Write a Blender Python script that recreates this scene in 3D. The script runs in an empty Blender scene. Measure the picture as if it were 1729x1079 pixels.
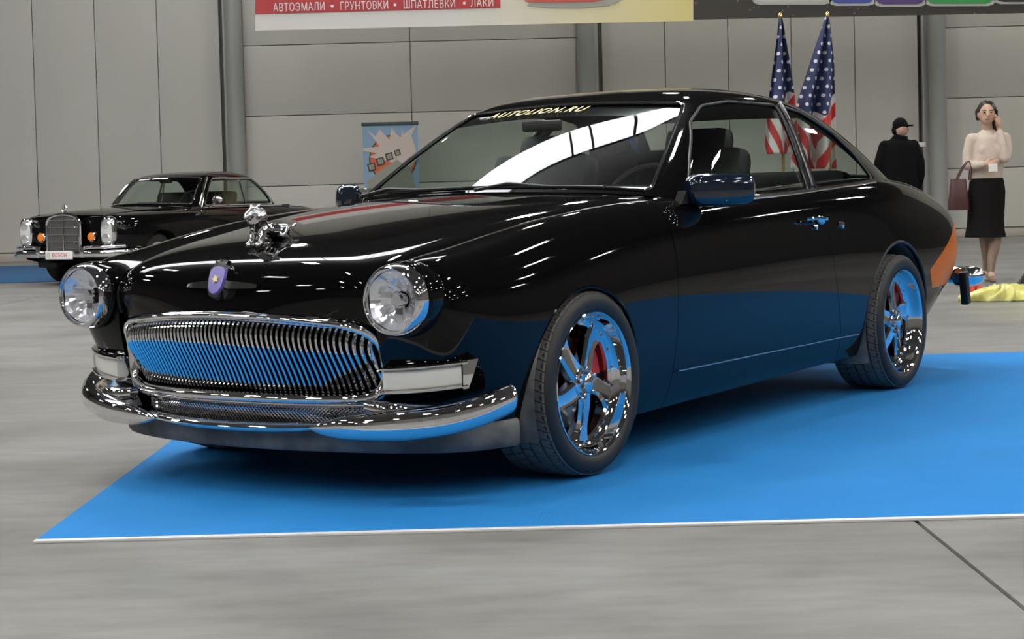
import bpy, bmesh, math, random
import numpy as np
from mathutils import Vector, Matrix
PI = math.pi
scene = bpy.context.scene
COL = scene.collection

# ------------------------------------------------------------------ camera
FPX, PPY, CAM_H, PITCH, ROLL = 2995.55, 442.94, 0.9457, -0.0393, -0.026
def cam_axes():
    f = np.array([0, math.cos(PITCH), math.sin(PITCH)])
    r = np.array([1.0, 0, 0]); u = np.cross(r, f)
    c, s = math.cos(ROLL), math.sin(ROLL)
    return f, c * r + s * u, -s * r + c * u
CF, CR, CU = cam_axes()
cam_data = bpy.data.cameras.new('camera')
cam = bpy.data.objects.new('camera', cam_data)
COL.objects.link(cam)
cam.matrix_world = Matrix(((CR[0], CU[0], -CF[0], 0), (CR[1], CU[1], -CF[1], 0), (CR[2], CU[2], -CF[2], CAM_H), (0, 0, 0, 1)))
cam_data.sensor_fit = 'HORIZONTAL'
cam_data.sensor_width = 36.0
cam_data.lens = FPX * 36.0 / 1729
cam_data.shift_y = (PPY - 539.5) / 1729
cam_data.clip_end = 300
scene.camera = cam

def ray(px, py):
    return CF + CR * (px - 864.5) / FPX + CU * (PPY - py) / FPX
def at_depth(px, py, y):
    d = ray(px, py); t = y / d[1]
    return np.array([0, 0, CAM_H]) + d * t
def on_floor(px, py, z=0.0):
    d = ray(px, py); t = (z - CAM_H) / d[2]
    return np.array([0, 0, CAM_H]) + d * t

# ------------------------------------------------------------------ world, exposure
world = bpy.data.worlds.new('world'); scene.world = world
world.use_nodes = True
world.node_tree.nodes['Background'].inputs[0].default_value = (0.55, 0.56, 0.58, 1)
world.node_tree.nodes['Background'].inputs[1].default_value = 0.05
scene.view_settings.view_transform = 'Standard'
scene.view_settings.look = 'None'
scene.view_settings.gamma = 1.0
scene.view_settings.use_curve_mapping = False
scene.view_settings.exposure = 0.22
scene.cycles.use_denoising = True
scene.cycles.sample_clamp_indirect = 6.0
scene.cycles.max_bounces = 10
scene.cycles.transparent_max_bounces = 16
LAMP_POWER = 135.0        # emission strength of each high-bay lamp
SKY_POWER = 9.5          # emission of the roof-light strip

# ------------------------------------------------------------------ materials
MAT = {}
def principled(name, col, rough=0.5, metal=0.0, coat=0.0, spec=0.5, emit=None, es=0.0):
    m = bpy.data.materials.new(name); m.use_nodes = True
    b = m.node_tree.nodes['Principled BSDF']
    b.inputs['Base Color'].default_value = (*col, 1)
    b.inputs['Roughness'].default_value = rough
    b.inputs['Metallic'].default_value = metal
    b.inputs['Coat Weight'].default_value = coat
    b.inputs['Coat Roughness'].default_value = 0.02
    b.inputs['Specular IOR Level'].default_value = spec
    if emit:
        b.inputs['Emission Color'].default_value = (*emit, 1)
        b.inputs['Emission Strength'].default_value = es
    MAT[name] = m
    return m
def nodes_of(m): return m.node_tree.nodes, m.node_tree.links, m.node_tree.nodes['Principled BSDF']
def noise_color(m, c1, c2, scale, detail=4, coord='Object', stretch=(1, 1, 1), lo=0.35, hi=0.65):
    n, l, b = nodes_of(m)
    tc = n.new('ShaderNodeTexCoord'); mp = n.new('ShaderNodeMapping'); nz = n.new('ShaderNodeTexNoise'); cr = n.new('ShaderNodeValToRGB')
    mp.inputs['Scale'].default_value = stretch
    nz.inputs['Scale'].default_value = scale; nz.inputs['Detail'].default_value = detail
    cr.color_ramp.elements[0].position = lo; cr.color_ramp.elements[1].position = hi
    cr.color_ramp.elements[0].color = (*c1, 1); cr.color_ramp.elements[1].color = (*c2, 1)
    l.new(tc.outputs[coord], mp.inputs[0]); l.new(mp.outputs[0], nz.inputs['Vector']); l.new(nz.outputs['Fac'], cr.inputs[0])
    l.new(cr.outputs[0], b.inputs['Base Color'])
    return cr
def bump(m, scale, strength, dist=0.01, coord='Object'):
    n, l, b = nodes_of(m)
    tc = n.new('ShaderNodeTexCoord'); nz = n.new('ShaderNodeTexNoise'); bp = n.new('ShaderNodeBump')
    nz.inputs['Scale'].default_value = scale; bp.inputs['Strength'].default_value = strength; bp.inputs['Distance'].default_value = dist
    l.new(tc.outputs[coord], nz.inputs['Vector']); l.new(nz.outputs['Fac'], bp.inputs['Height']); l.new(bp.outputs[0], b.inputs['Normal'])
def glass(name, tint, ior=1.5):
    m = bpy.data.materials.new(name); m.use_nodes = True
    n, l = m.node_tree.nodes, m.node_tree.links
    n.remove(n['Principled BSDF'])
    tr = n.new('ShaderNodeBsdfTransparent'); tr.inputs[0].default_value = (*tint, 1)
    gl = n.new('ShaderNodeBsdfGlossy'); gl.inputs['Roughness'].default_value = 0.01
    # a thin pane reflects alike from both sides, so the index is inverted on the back face
    fr = n.new('ShaderNodeFresnel'); ge = n.new('ShaderNodeNewGeometry'); mi = n.new('ShaderNodeMapRange')
    mi.inputs['To Min'].default_value = ior; mi.inputs['To Max'].default_value = 1 / ior
    l.new(ge.outputs['Backfacing'], mi.inputs['Value']); l.new(mi.outputs[0], fr.inputs[0])
    mx = n.new('ShaderNodeMixShader')
    l.new(fr.outputs[0], mx.inputs[0]); l.new(tr.outputs[0], mx.inputs[1]); l.new(gl.outputs[0], mx.inputs[2])
    l.new(mx.outputs[0], n['Material Output'].inputs[0])
    MAT[name] = m
    return m

m = principled('paint', (0.0030, 0.0027, 0.0030), 0.03, 0, 0.0, 0.25)
principled('chrome', (0.82, 0.82, 0.84), 0.035, 1.0)
principled('chrome_dull', (0.55, 0.55, 0.56), 0.22, 1.0)
principled('black', (0.006, 0.006, 0.007), 0.45)
principled('black_gap', (0.002, 0.002, 0.002), 0.9)
principled('rubber_trim', (0.008, 0.008, 0.008), 0.4)
principled('tyre', (0.012, 0.012, 0.012), 0.55); bump(MAT['tyre'], 60, 0.15, 0.002)
principled('tread', (0.15, 0.147, 0.14), 0.85)
m = principled('liner', (0.05, 0.05, 0.05), 0.7); noise_color(m, (0.07, 0.07, 0.07), (0.17, 0.168, 0.16), 9)
principled('interior', (0.012, 0.013, 0.014), 0.55)
principled('leather', (0.004, 0.005, 0.005), 0.4)
principled('interior_grey', (0.022, 0.025, 0.025), 0.6)
principled('disc', (0.35, 0.34, 0.33), 0.3, 1.0)
principled('red', (0.45, 0.015, 0.01), 0.35)
principled('lens_white', (0.72, 0.72, 0.68), 0.2)
principled('gold', (0.85, 0.72, 0.38), 0.45)
principled('emblem_blue', (0.10, 0.07, 0.42), 0.2)
principled('orange_reflection', (0.62, 0.13, 0.008), 0.25, spec=0.2)
glass('glass', (0.80, 0.86, 0.83))
glass('lens_clear', (0.95, 0.97, 1.0), 1.25)

# ------------------------------------------------------------------ mesh helpers
def V2(o): return [float(c) for c in o]
def link(o, parent=None):
    COL.objects.link(o)
    if parent is not None: o.parent = parent
    return o
def mesh_obj(name, V, F, mat, parent=None, smooth=True, normals=None, sharp=None, mats=None, fmat=None):
    me = bpy.data.meshes.new(name)
    me.from_pydata([tuple(map(float, v)) for v in V], [], [tuple(map(int, f)) for f in F])
    for mm in (mats or [mat]):
        me.materials.append(MAT[mm] if isinstance(mm, str) else mm)
    if fmat is not None: me.polygons.foreach_set('material_index', list(map(int, fmat)))
    me.polygons.foreach_set('use_smooth', [smooth] * len(me.polygons))
    me.update()
    if normals is not None and len(me.vertices) == len(normals):
        me.normals_split_custom_set_from_vertices([tuple(map(float, v)) for v in normals])
    elif sharp is not None:
        me.set_sharp_from_angle(angle=sharp)
    o = bpy.data.objects.new(name, me)
    return link(o, parent)
def empty(name, loc=(0, 0, 0), rz=0.0, parent=None):
    o = bpy.data.objects.new(name, None); o.location = loc; o.rotation_euler = (0, 0, rz)
    o.empty_display_size = 0.2
    return link(o, parent)
def tag(o, label=None, cat=None, group=None, kind=None):
    if label: o['label'] = label
    if cat: o['category'] = cat
    if group: o['group'] = group
    if kind: o['kind'] = kind
    return o
class G:
    """collects shapes into one mesh"""
    def __init__(s): s.V = []; s.F = []
    def add(s, V, F):
        k = len(s.V); s.V.extend([tuple(map(float, v)) for v in V]); s.F.extend([tuple(i + k for i in f) for f in F]); return s
    def box(s, c, d, bev=0.0, rot=None):
        hx, hy, hz = d[0] / 2, d[1] / 2, d[2] / 2
        b = min(bev, hx * .95, hy * .95, hz * .95)
        bm = bmesh.new(); bmesh.ops.create_cube(bm, size=1)
        for v in bm.verts: v.co = Vector((v.co.x * d[0], v.co.y * d[1], v.co.z * d[2]))
        if b > 0: bmesh.ops.bevel(bm, geom=bm.edges[:], offset=b, segments=2, affect='EDGES', profile=0.6)
        R = rot or Matrix.Identity(3)
        vs = [R @ v.co + Vector(c) for v in bm.verts]; bm.verts.index_update()
        fs = [[v.index for v in f.verts] for f in bm.faces]; bm.free()
        return s.add(vs, fs)
    def lathe(s, prof, seg=48, axis='x', c=(0, 0, 0), a0=0, a1=2 * PI, mat3=None):
        """prof = list of (t along axis, radius)"""
        full = abs(a1 - a0 - 2 * PI) < 1e-6
        n = seg if full else seg + 1
        V = []; F = []
        for t, r in prof:
            for k in range(n):
                a = a0 + (a1 - a0) * k / seg
                p = (t, r * math.cos(a), r * math.sin(a))
                if axis == 'y': p = (r * math.cos(a), t, r * math.sin(a))
                if axis == 'z': p = (r * math.cos(a), r * math.sin(a), t)
                p = Vector(p)
                if mat3: p = mat3 @ p
                V.append((p.x + c[0], p.y + c[1], p.z + c[2]))
        for i in range(len(prof) - 1):
            for k in range(n if full else n - 1):
                k2 = (k + 1) % n
                F.append((i * n + k, i * n + k2, (i + 1) * n + k2, (i + 1) * n + k))
        return s.add(V, F)
    def tube(s, path, r, seg=10, closed=False, cap=True, up=(0, 0, 1), ry=None):
        P = np.array(path, float); n = len(P)
        rr = np.broadcast_to(np.array(r, float), (n,)); r2 = rr if ry is None else np.broadcast_to(np.array(ry, float), (n,))
        T = (np.roll(P, -1, 0) - np.roll(P, 1, 0)) if closed else np.gradient(P, axis=0)
        T /= np.linalg.norm(T, axis=1)[:, None] + 1e-12
        up = np.array(up, float)
        A = up - (T @ up)[:, None] * T; ln = np.linalg.norm(A, axis=1)
        for i in range(n):
            if ln[i] < 1e-3: A[i] = np.cross(T[i], [0.3, 1, 0.2]); ln[i] = np.linalg.norm(A[i])
        A /= ln[:, None]; B = np.cross(T, A)
        V = []; F = []
        for i in range(n):
            for k in range(seg):
                a = 2 * PI * k / seg
                V.append(P[i] + A[i] * rr[i] * math.cos(a) + B[i] * r2[i] * math.sin(a))
        for i in range(n if closed else n - 1):
            j = (i + 1) % n
            for k in range(seg):
                k2 = (k + 1) % seg
                F.append((i * seg + k, i * seg + k2, j * seg + k2, j * seg + k))
        if cap and not closed:
            F.append(tuple(range(seg))[::-1]); F.append(tuple((n - 1) * seg + k for k in range(seg)))
        return s.add(V, F)
    def sphere(s, c, r, u=16, v=10, R=None):
        r = (r, r, r) if not hasattr(r, '__len__') else r
        prof = [(math.cos(PI * i / v), math.sin(PI * i / v)) for i in range(v + 1)]
        g = G().lathe(prof, u, 'z')
        R = R or Matrix.Identity(3)
        return s.add([R @ Vector((p[0] * r[0], p[1] * r[1], p[2] * r[2])) + Vector(c) for p in g.V], g.F)
    def loft(s, rings, cap=True, closed=False):
        n = len(rings[0]); V = [p for r in rings for p in r]; F = []
        m = len(rings)
        for i in range(m if closed else m - 1):
            j = (i + 1) % m
            for k in range(n):
                k2 = (k + 1) % n
                F.append((i * n + k, i * n + k2, j * n + k2, j * n + k))
        if cap and not closed:
            F.append(tuple(range(n))[::-1]); F.append(tuple((m - 1) * n + k for k in range(n)))
        return s.add(V, F)
    def prism(s, poly, fn0, fn1):
        """poly of 2-D points; fn0 / fn1 map a 2-D point to the two faces"""
        n = len(poly)
        V = [fn0(p) for p in poly] + [fn1(p) for p in poly]
        F = [tuple(range(n))[::-1], tuple(range(n, 2 * n))] + [(k, (k + 1) % n, n + (k + 1) % n, n + k) for k in range(n)]
        return s.add(V, F)
    def mirror(s):
        g = G(); g.V = [(v[0], -v[1], v[2]) for v in s.V]; g.F = [tuple(reversed(f)) for f in s.F]; return g
    def shift(s, d):
        s.V = [(v[0] + d[0], v[1] + d[1], v[2] + d[2]) for v in s.V]; return s
    def obj(s, name, mat, parent=None, smooth=True, sharp=math.radians(35)):
        return mesh_obj(name, s.V, s.F, mat, parent, smooth, None, sharp if smooth else None)
def fix_normals(o):
    bm = bmesh.new(); bm.from_mesh(o.data); bmesh.ops.recalc_face_normals(bm, faces=bm.faces[:]); bm.to_mesh(o.data); bm.free(); return o
def remesh(name, g, voxel, mat, parent=None, smooth_it=6, factor=0.5):
    """union of overlapping closed shapes into one continuous surface"""
    o = mesh_obj(name, g.V, g.F, mat, parent)
    fix_normals(o)
    md = o.modifiers.new('r', 'REMESH'); md.mode = 'VOXEL'; md.voxel_size = voxel
    if smooth_it:
        sm = o.modifiers.new('s', 'SMOOTH'); sm.iterations = smooth_it; sm.factor = factor
    dg = bpy.context.evaluated_depsgraph_get()
    me = bpy.data.meshes.new_from_object(o.evaluated_get(dg))
    o.modifiers.clear(); old = o.data; o.data = me; me.name = name
    bpy.data.meshes.remove(old)
    me.polygons.foreach_set('use_smooth', [True] * len(me.polygons))
    return o
def capsule(g, chain, seg=12):
    """tapered limb through joints: list of (point, radius or (rx, ry))"""
    for (p, r) in chain: g.sphere(p, (r[0], r[1], min(r)) if hasattr(r, '__len__') else r, seg, 8)
    for (p, r), (q, t) in zip(chain, chain[1:]):
        p = np.array(p, float); q = np.array(q, float)
        ra = r if hasattr(r, '__len__') else (r, r); rb = t if hasattr(t, '__len__') else (t, t)
        k = 5
        P = [p + (q - p) * i / k for i in range(k + 1)]
        g.tube(P, [ra[0] + (rb[0] - ra[0]) * i / k for i in range(k + 1)], seg, up=(1, 0.01, 0), ry=[ra[1] + (rb[1] - ra[1]) * i / k for i in range(k + 1)])
def text_geo(body, size=1.0, shear=0.0, extrude=0.0, align='CENTER', spacing=1.0, offset=0.0):
    cu = bpy.data.curves.new('lettering', 'FONT'); cu.body = body; cu.size = size; cu.shear = shear; cu.extrude = extrude
    cu.align_x = align; cu.align_y = 'CENTER'; cu.space_character = spacing; cu.resolution_u = 4; cu.offset = offset
    o = bpy.data.objects.new('lettering', cu); COL.objects.link(o)
    dg = bpy.context.evaluated_depsgraph_get(); dg.update()
    me = bpy.data.meshes.new_from_object(o.evaluated_get(dg))
    V = [tuple(v.co) for v in me.vertices]; F = [tuple(p.vertices) for p in me.polygons]
    bpy.data.objects.remove(o); bpy.data.curves.remove(cu); bpy.data.meshes.remove(me)
    return V, F

# ------------------------------------------------------------------ spline patches with clipping
def basis(n, t, periodic=False):
    t = np.asarray(t, float); i = np.floor(t).astype(int)
    if not periodic: i = np.clip(i, 0, n - 2)
    w = t - i
    B = np.stack([(1 - w) ** 3 / 6, (3 * w ** 3 - 6 * w ** 2 + 4) / 6, (-3 * w ** 3 + 3 * w ** 2 + 3 * w + 1) / 6, w ** 3 / 6], 1)
    D = np.stack([-(1 - w) ** 2 / 2, (9 * w ** 2 - 12 * w) / 6, (-9 * w ** 2 + 6 * w + 3) / 6, w ** 2 / 2], 1)
    M = np.zeros((len(t), n)); MD = np.zeros((len(t), n))
    for k in range(4):
        j = i + k - 1
        if periodic:
            np.add.at(M, (np.arange(len(t)), j % n), B[:, k]); np.add.at(MD, (np.arange(len(t)), j % n), D[:, k])
        else:
            lo = j < 0; hi = j >= n; ok = ~(lo | hi); a = np.arange(len(t))
            np.add.at(M, (a[ok], j[ok]), B[ok, k]); np.add.at(MD, (a[ok], j[ok]), D[ok, k])
            for msk, p0, p1 in ((lo, 0, 1), (hi, n - 1, n - 2)):
                np.add.at(M, (a[msk], np.full(msk.sum(), p0)), 2 * B[msk, k]); np.add.at(M, (a[msk], np.full(msk.sum(), p1)), -B[msk, k])
                np.add.at(MD, (a[msk], np.full(msk.sum(), p0)), 2 * D[msk, k]); np.add.at(MD, (a[msk], np.full(msk.sum(), p1)), -D[msk, k])
    return M, MD
class Patch:
    def __init__(s, ctrl, flip=False, periodic=False):
        s.C = np.array(ctrl, float); s.flip = flip; s.per = periodic
    def at(s, u, v):
        """pointwise evaluation: arrays u, v -> positions, normals"""
        u = np.atleast_1d(np.asarray(u, float)); v = np.atleast_1d(np.asarray(v, float))
        U, UD = basis(s.C.shape[0], u, s.per); W_, WD = basis(s.C.shape[1], v)
        P = np.einsum('ai,aj,ijk->ak', U, W_, s.C); du = np.einsum('ai,aj,ijk->ak', UD, W_, s.C); dv = np.einsum('ai,aj,ijk->ak', U, WD, s.C)
        N = np.cross(du, dv); N /= np.linalg.norm(N, axis=1)[:, None] + 1e-12
        return P, (-N if s.flip else N)
    def mesh(s, ku=12, kv=8):
        n, m = s.C.shape[:2]
        us = np.linspace(0, n if s.per else n - 1, (n if s.per else n - 1) * ku + 1); vs = np.linspace(0, m - 1, (m - 1) * kv + 1)
        uu, vv = np.meshgrid(us, vs, indexing='ij')
        P, N = s.at(uu.ravel(), vv.ravel())
        a, b = len(us), len(vs)
        idx = np.arange(a * b).reshape(a, b)
        F = np.stack([idx[:-1, :-1], idx[1:, :-1], idx[1:, 1:], idx[:-1, 1:]], -1).reshape(-1, 4)
        if s.flip: F = F[:, ::-1]
        return Surf(P, N, np.stack([uu.ravel(), vv.ravel()], 1), [tuple(f) for f in F])
class Surf:
    def __init__(s, V, N, T, F): s.V = V; s.N = N; s.T = T; s.F = F; s.cut = []
    def keep(s, g):
        """keep the part where g(V, T) > 0, cutting faces along g = 0"""
        val = g(s.V, s.T); A = np.concatenate([s.V, s.N, s.T], 1); newA = []; cache = {}; F = []; segs = []
        n0 = len(A)
        def cutp(i, j):
            key = (min(i, j), max(i, j))
            if key not in cache:
                t = val[i] / (val[i] - val[j]); cache[key] = n0 + len(newA); newA.append(A[i] + (A[j] - A[i]) * t)
            return cache[key]
        ins = val > 0
        for f in s.F:
            c = [ins[i] for i in f]
            if all(c): F.append(f); continue
            if not any(c): continue
            out = []; cp = []
            for k in range(len(f)):
                i, j = f[k], f[(k + 1) % len(f)]
                if ins[i]: out.append(i)
                if ins[i] != ins[j]:
                    q = cutp(i, j); out.append(q); cp.append(q)
            if len(out) >= 3: F.append(tuple(out))
            if len(cp) == 2: segs.append(tuple(cp))
        A2 = np.concatenate([A, np.array(newA).reshape(-1, A.shape[1])], 0) if newA else A
        used = sorted({i for f in F for i in f}); mp = {o: k for k, o in enumerate(used)}
        r = Surf(A2[used, :3], A2[used, 3:6], A2[used, 6:8], [tuple(mp[i] for i in f) for f in F])
        r.N = r.N / (np.linalg.norm(r.N, axis=1)[:, None] + 1e-12)
        r.cut = [(A2[a, :6], A2[b, :6], a, b) for a, b in segs]
        return r
    def loops(s):
        """chains of cut points made by the last keep()"""
        adj = {}; pos = {}
        for pa, pb, a, b in s.cut:
            adj.setdefault(a, []).append(b); adj.setdefault(b, []).append(a); pos[a] = pa; pos[b] = pb
        out = []; seen = set()
        starts = [k for k in adj if len(adj[k]) == 1] + list(adj)
        for st in starts:
            if st in seen: continue
            ch = [st]; seen.add(st); closed = False
            while True:
                nx = [q for q in adj[ch[-1]] if q not in seen]
                if not nx:
                    closed = len(ch) > 2 and st in adj[ch[-1]]; break
                ch.append(nx[0]); seen.add(nx[0])
            if len(ch) > 3: out.append((np.array([pos[c] for c in ch]), closed))
        return out
    def offset(s, d): return Surf(s.V + s.N * d, s.N, s.T, s.F)
    def mirror(s): 
        M = np.array([1, -1, 1.0]); return Surf(s.V * M, s.N * M, s.T, [tuple(reversed(f)) for f in s.F])
    def obj(s, name, mat, parent=None): return mesh_obj(name, s.V, s.F, mat, parent, True, s.N)
    def thick(s, name, mat, parent=None, t=0.004):
        """the sheet with a real thickness: inner skin and rim"""
        n = len(s.V); V = np.concatenate([s.V, s.V - s.N * t]); F = list(s.F) + [tuple(i + n for i in reversed(f)) for f in s.F]
        cnt = {}
        for f in s.F:
            for k in range(len(f)):
                a, b = f[k], f[(k + 1) % len(f)]; cnt[(a, b)] = 1
        rim = [(a, b) for (a, b) in cnt if (b, a) not in cnt]
        F += [(b, a, a + n, b + n) for a, b in rim]
        return mesh_obj(name, V, F, mat, parent, True, np.concatenate([s.N, -s.N]))
def resample(P, step, closed=False, smooth=2):
    P = np.array(P, float)
    if closed: P = np.concatenate([P, P[:1]])
    d = np.concatenate([[0], np.cumsum(np.linalg.norm(np.diff(P[:, :3], axis=0), axis=1))])
    n = max(4, int(d[-1] / step)); t = np.linspace(0, d[-1], n + 1)
    Q = np.stack([np.interp(t, d, P[:, k]) for k in range(P.shape[1])], 1)
    if closed: Q = Q[:-1]
    for _ in range(smooth):
        if closed: Q = (np.roll(Q, 1, 0) + 2 * Q + np.roll(Q, -1, 0)) / 4
        else: Q[1:-1] = (Q[:-2] + 2 * Q[1:-1] + Q[2:]) / 4
    return Q
def sdpoly(X, Y, poly, r=0.0):
    """signed distance to a polygon, negative inside, corners rounded by r (polygon is shrunk by r about its edges approximately)"""
    P = np.array(poly, float); n = len(P); d = np.full(len(X), 1e9); sgn = np.ones(len(X))
    for i in range(n):
        a = P[i]; b = P[(i + 1) % n]; e = b - a
        wx = X - a[0]; wy = Y - a[1]
        t = np.clip((wx * e[0] + wy * e[1]) / (e @ e), 0, 1)
        d = np.minimum(d, (wx - e[0] * t) ** 2 + (wy - e[1] * t) ** 2)
        c1 = Y >= a[1]; c2 = Y < b[1]; c3 = e[0] * wy > e[1] * wx
        flip = (c1 & c2 & c3) | (~c1 & ~c2 & ~c3)
        sgn = np.where(flip, -sgn, sgn)
    return sgn * np.sqrt(d) - r
def spline(pts, n=60):
    """smooth curve through the points (Catmull-Rom)"""
    P = np.array(pts, float); P = np.concatenate([[2 * P[0] - P[1]], P, [2 * P[-1] - P[-2]]])
    t = np.linspace(0, len(pts) - 1 - 1e-9, n); i = t.astype(int); w = (t - i)[:, None]
    a, b, c, d = P[i], P[i + 1], P[i + 2], P[i + 3]
    return 0.5 * (2 * b + (c - a) * w + (2 * a - 5 * b + 4 * c - d) * w ** 2 + (3 * b - a - 3 * c + d) * w ** 3)
# ------------------------------------------------------------------ hall
WALL_Y = 29.8
m = principled('concrete', (0.40, 0.39, 0.37), 0.45, 0, 0.14, 0.2)
n, l, b = nodes_of(m)
tc = n.new('ShaderNodeTexCoord')
def nz(scale, detail, stretch=(1, 1, 1), rough=0.55):
    mp = n.new('ShaderNodeMapping'); mp.inputs['Scale'].default_value = stretch
    t = n.new('ShaderNodeTexNoise'); t.inputs['Scale'].default_value = scale; t.inputs['Detail'].default_value = detail; t.inputs['Roughness'].default_value = rough
    l.new(tc.outputs['Object'], mp.inputs[0]); l.new(mp.outputs[0], t.inputs['Vector']); return t
def ramp(src, p0, p1, c0, c1):
    r = n.new('ShaderNodeValToRGB'); r.color_ramp.elements[0].position = p0; r.color_ramp.elements[1].position = p1
    r.color_ramp.elements[0].color = (*c0, 1); r.color_ramp.elements[1].color = (*c1, 1); l.new(src, r.inputs[0]); return r
big = ramp(nz(0.9, 3, (1, 1.6, 1), 0.45).outputs['Fac'], 0.28, 0.72, (0.155, 0.153, 0.146), (0.262, 0.260, 0.253))
fine = ramp(nz(3.5, 6, (1, 3.0, 1), 0.6).outputs['Fac'], 0.28, 0.75, (0.70, 0.70, 0.70), (1.16, 1.16, 1.15))
mx = n.new('ShaderNodeMixRGB'); mx.blend_type = 'MULTIPLY'; mx.inputs[0].default_value = 0.8
l.new(big.outputs[0], mx.inputs[1]); l.new(fine.outputs[0], mx.inputs[2]); l.new(mx.outputs[0], b.inputs['Base Color'])
b.inputs['Coat Roughness'].default_value = 0.09
m = principled('joint', (0.05, 0.048, 0.045), 0.9)
m = principled('wall_panel', (0.30, 0.29, 0.27), 0.55); noise_color(m, (0.405, 0.398, 0.358), (0.43, 0.422, 0.38), 0.35)
principled('wall_back', (0.10, 0.098, 0.09), 0.9)
m = principled('column_paint', (0.24, 0.245, 0.235), 0.4)
principled('trim_light', (0.33, 0.33, 0.32), 0.5)
principled('ceiling_grey', (0.10, 0.10, 0.10), 0.8)
principled('hall_wall', (0.15, 0.145, 0.135), 0.7)
principled('base_paint', (0.34, 0.31, 0.27), 0.5)
m = principled('carpet_blue', (0.02, 0.19, 0.55), 0.85, spec=0.25); noise_color(m, (0.010, 0.182, 0.50), (0.013, 0.200, 0.54), 2.0); bump(m, 400, 0.3, 0.002)
m = principled('carpet_far', (0.012, 0.075, 0.19), 0.9)
principled('tape_white', (0.66, 0.66, 0.66), 0.5)

def structure(o): o['kind'] = 'structure'; return o
fl = structure(G().box((0, 9, -0.06), (64, 50, 0.1)).obj('floor', 'joint'))
xs = [1.11 + 6 * k for k in range(-6, 6)]
for x0, x1 in zip(xs, xs[1:]):
    G().box(((x0 + x1) / 2, 9, -0.01), (x1 - x0 - 0.012, 50, 0.02), 0.003).obj('floor_slab', 'concrete', fl)
bw = structure(G().box((0, WALL_Y + 0.25, 5.5), (66, 0.3, 11)).obj('wall_back', 'wall_back'))
structure(G().box((-33, 9, 5.5), (0.3, 50, 11)).obj('wall_left', 'hall_wall'))
structure(G().box((33, 9, 5.5), (0.3, 50, 11)).obj('wall_right', 'hall_wall'))
structure(G().box((0, -16, 5.5), (66, 0.3, 11)).obj('wall_front', 'hall_wall'))
structure(G().box((0, 7, 11.1), (66, 46, 0.2)).obj('ceiling', 'ceiling_grey'))
# columns stand in front of the wall, every second bay has upright panels
colx = [float(at_depth(px, 150, WALL_Y)[0]) for px in (399, 990, 1579)]
step = (colx[2] - colx[0]) / 2
cols = [colx[0] - step, colx[0], colx[1], colx[2], colx[2] + step]
panel_gap = 0.012
def wall_panel(x0, x1, z0, z1):
    G().box(((x0 + x1) / 2, WALL_Y + 0.05, (z0 + z1) / 2), (x1 - x0 - panel_gap, 0.1, z1 - z0 - panel_gap), 0.006).obj('wall_panel', 'wall_panel', bw)
zrow = [0.15, 1.0, 2.2, 3.4, 4.6, 5.8, 7.0, 8.2]
# heights of the horizontal joints are read off the photograph
zz = [float(at_depth(600, py, WALL_Y)[2]) for py in (311, 192, 73)]
dz = (zz[2] - zz[0]) / 2
zrow = [0.15, zz[0] - dz, zz[0], zz[1], zz[2], zz[2] + dz, zz[2] + 2 * dz, 8.5]
for k in range(-1, 5):
    xa = colx[0] + step * (k - 1); xb = xa + step
    if k % 2 == 0:                     # upright panels
        xl, xr_ = xa + 0.36, xb - 0.36
        if k == 0: xr_ = float(at_depth(373, 150, WALL_Y)[0])
        if k == 2: xl = float(at_depth(1016, 100, WALL_Y)[0]); xr_ = float(at_depth(1550, 100, WALL_Y)[0])
        w = (xr_ - xl) / 5
        if k == 0: w = 1.04
        for j in range(5): wall_panel(xr_ - (j + 1) * w, xr_ - j * w, 0.15, 8.5)
        for sx, cx in ((1, xr_ + 0.075), (-1, xl - 0.075)):
            G().box((cx + sx * 0.045, WALL_Y + 0.03, 4.3), (0.12, 0.12, 8.6), 0.004).obj('joint_cover', 'trim_light', bw)
    else:
        x0, x1 = xa + 0.1, xb - 0.1
        for z0, z1 in zip(zrow, zrow[1:]):
            wall_panel(x0, (x0 + x1) / 2, z0, z1); wall_panel((x0 + x1) / 2, x1, z0, z1)
for x in cols:
    c = structure(G().lathe([(0, 0.2), (0.02, 0.2), (0.02, 0.145), (8.5, 0.145), (8.5, 0)], 32, 'z', (x, WALL_Y - 0.16, 0)).obj('column', 'column_paint'))
structure(G().box((0, WALL_Y - 0.03, 0.07), (65, 0.06, 0.14), 0.01).obj('baseboard_back', 'base_paint'))

# carpets
def carpet(name, x0, x1, y0, y1, mat, label, t=0.006):
    o = G().box(((x0 + x1) / 2, (y0 + y1) / 2, t / 2), (x1 - x0, y1 - y0, t), 0.002).obj(name, mat)
    return tag(o, label, 'carpet')
c0 = on_floor(60, 915); c1 = on_floor(1535, 878); c2 = on_floor(1640, 598)
CX0, CY0, CY1 = float(c0[0]), float((c0[1] + c1[1]) / 2), float(c2[1])
root = empty('exhibition_carpet', (0, 0, 0))
tag(root, 'bright blue exhibition carpet under the black coupe in the foreground', 'carpet')
G().box(((CX0 + 7.5) / 2, (CY0 + CY1) / 2, 0.003), (7.5 - CX0, CY1 - CY0, 0.006), 0.002).obj('carpet_sheet', 'carpet_blue', root)
tp = G().box(((CX0 + 7.5) / 2, CY0 - 0.008, 0.004), (7.5 - CX0, 0.028, 0.008), 0.002).obj('edge_tape', 'tape_white', root)
tp['label'] = 'thin white edge strip'
f0 = on_floor(10, 478); f1 = on_floor(10, 450)
carpet('far_carpet', -16, -4.2, float(f0[1]), float(f1[1]), 'carpet_far', 'dark blue carpet under the old black saloon coupe by the wall')
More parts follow.
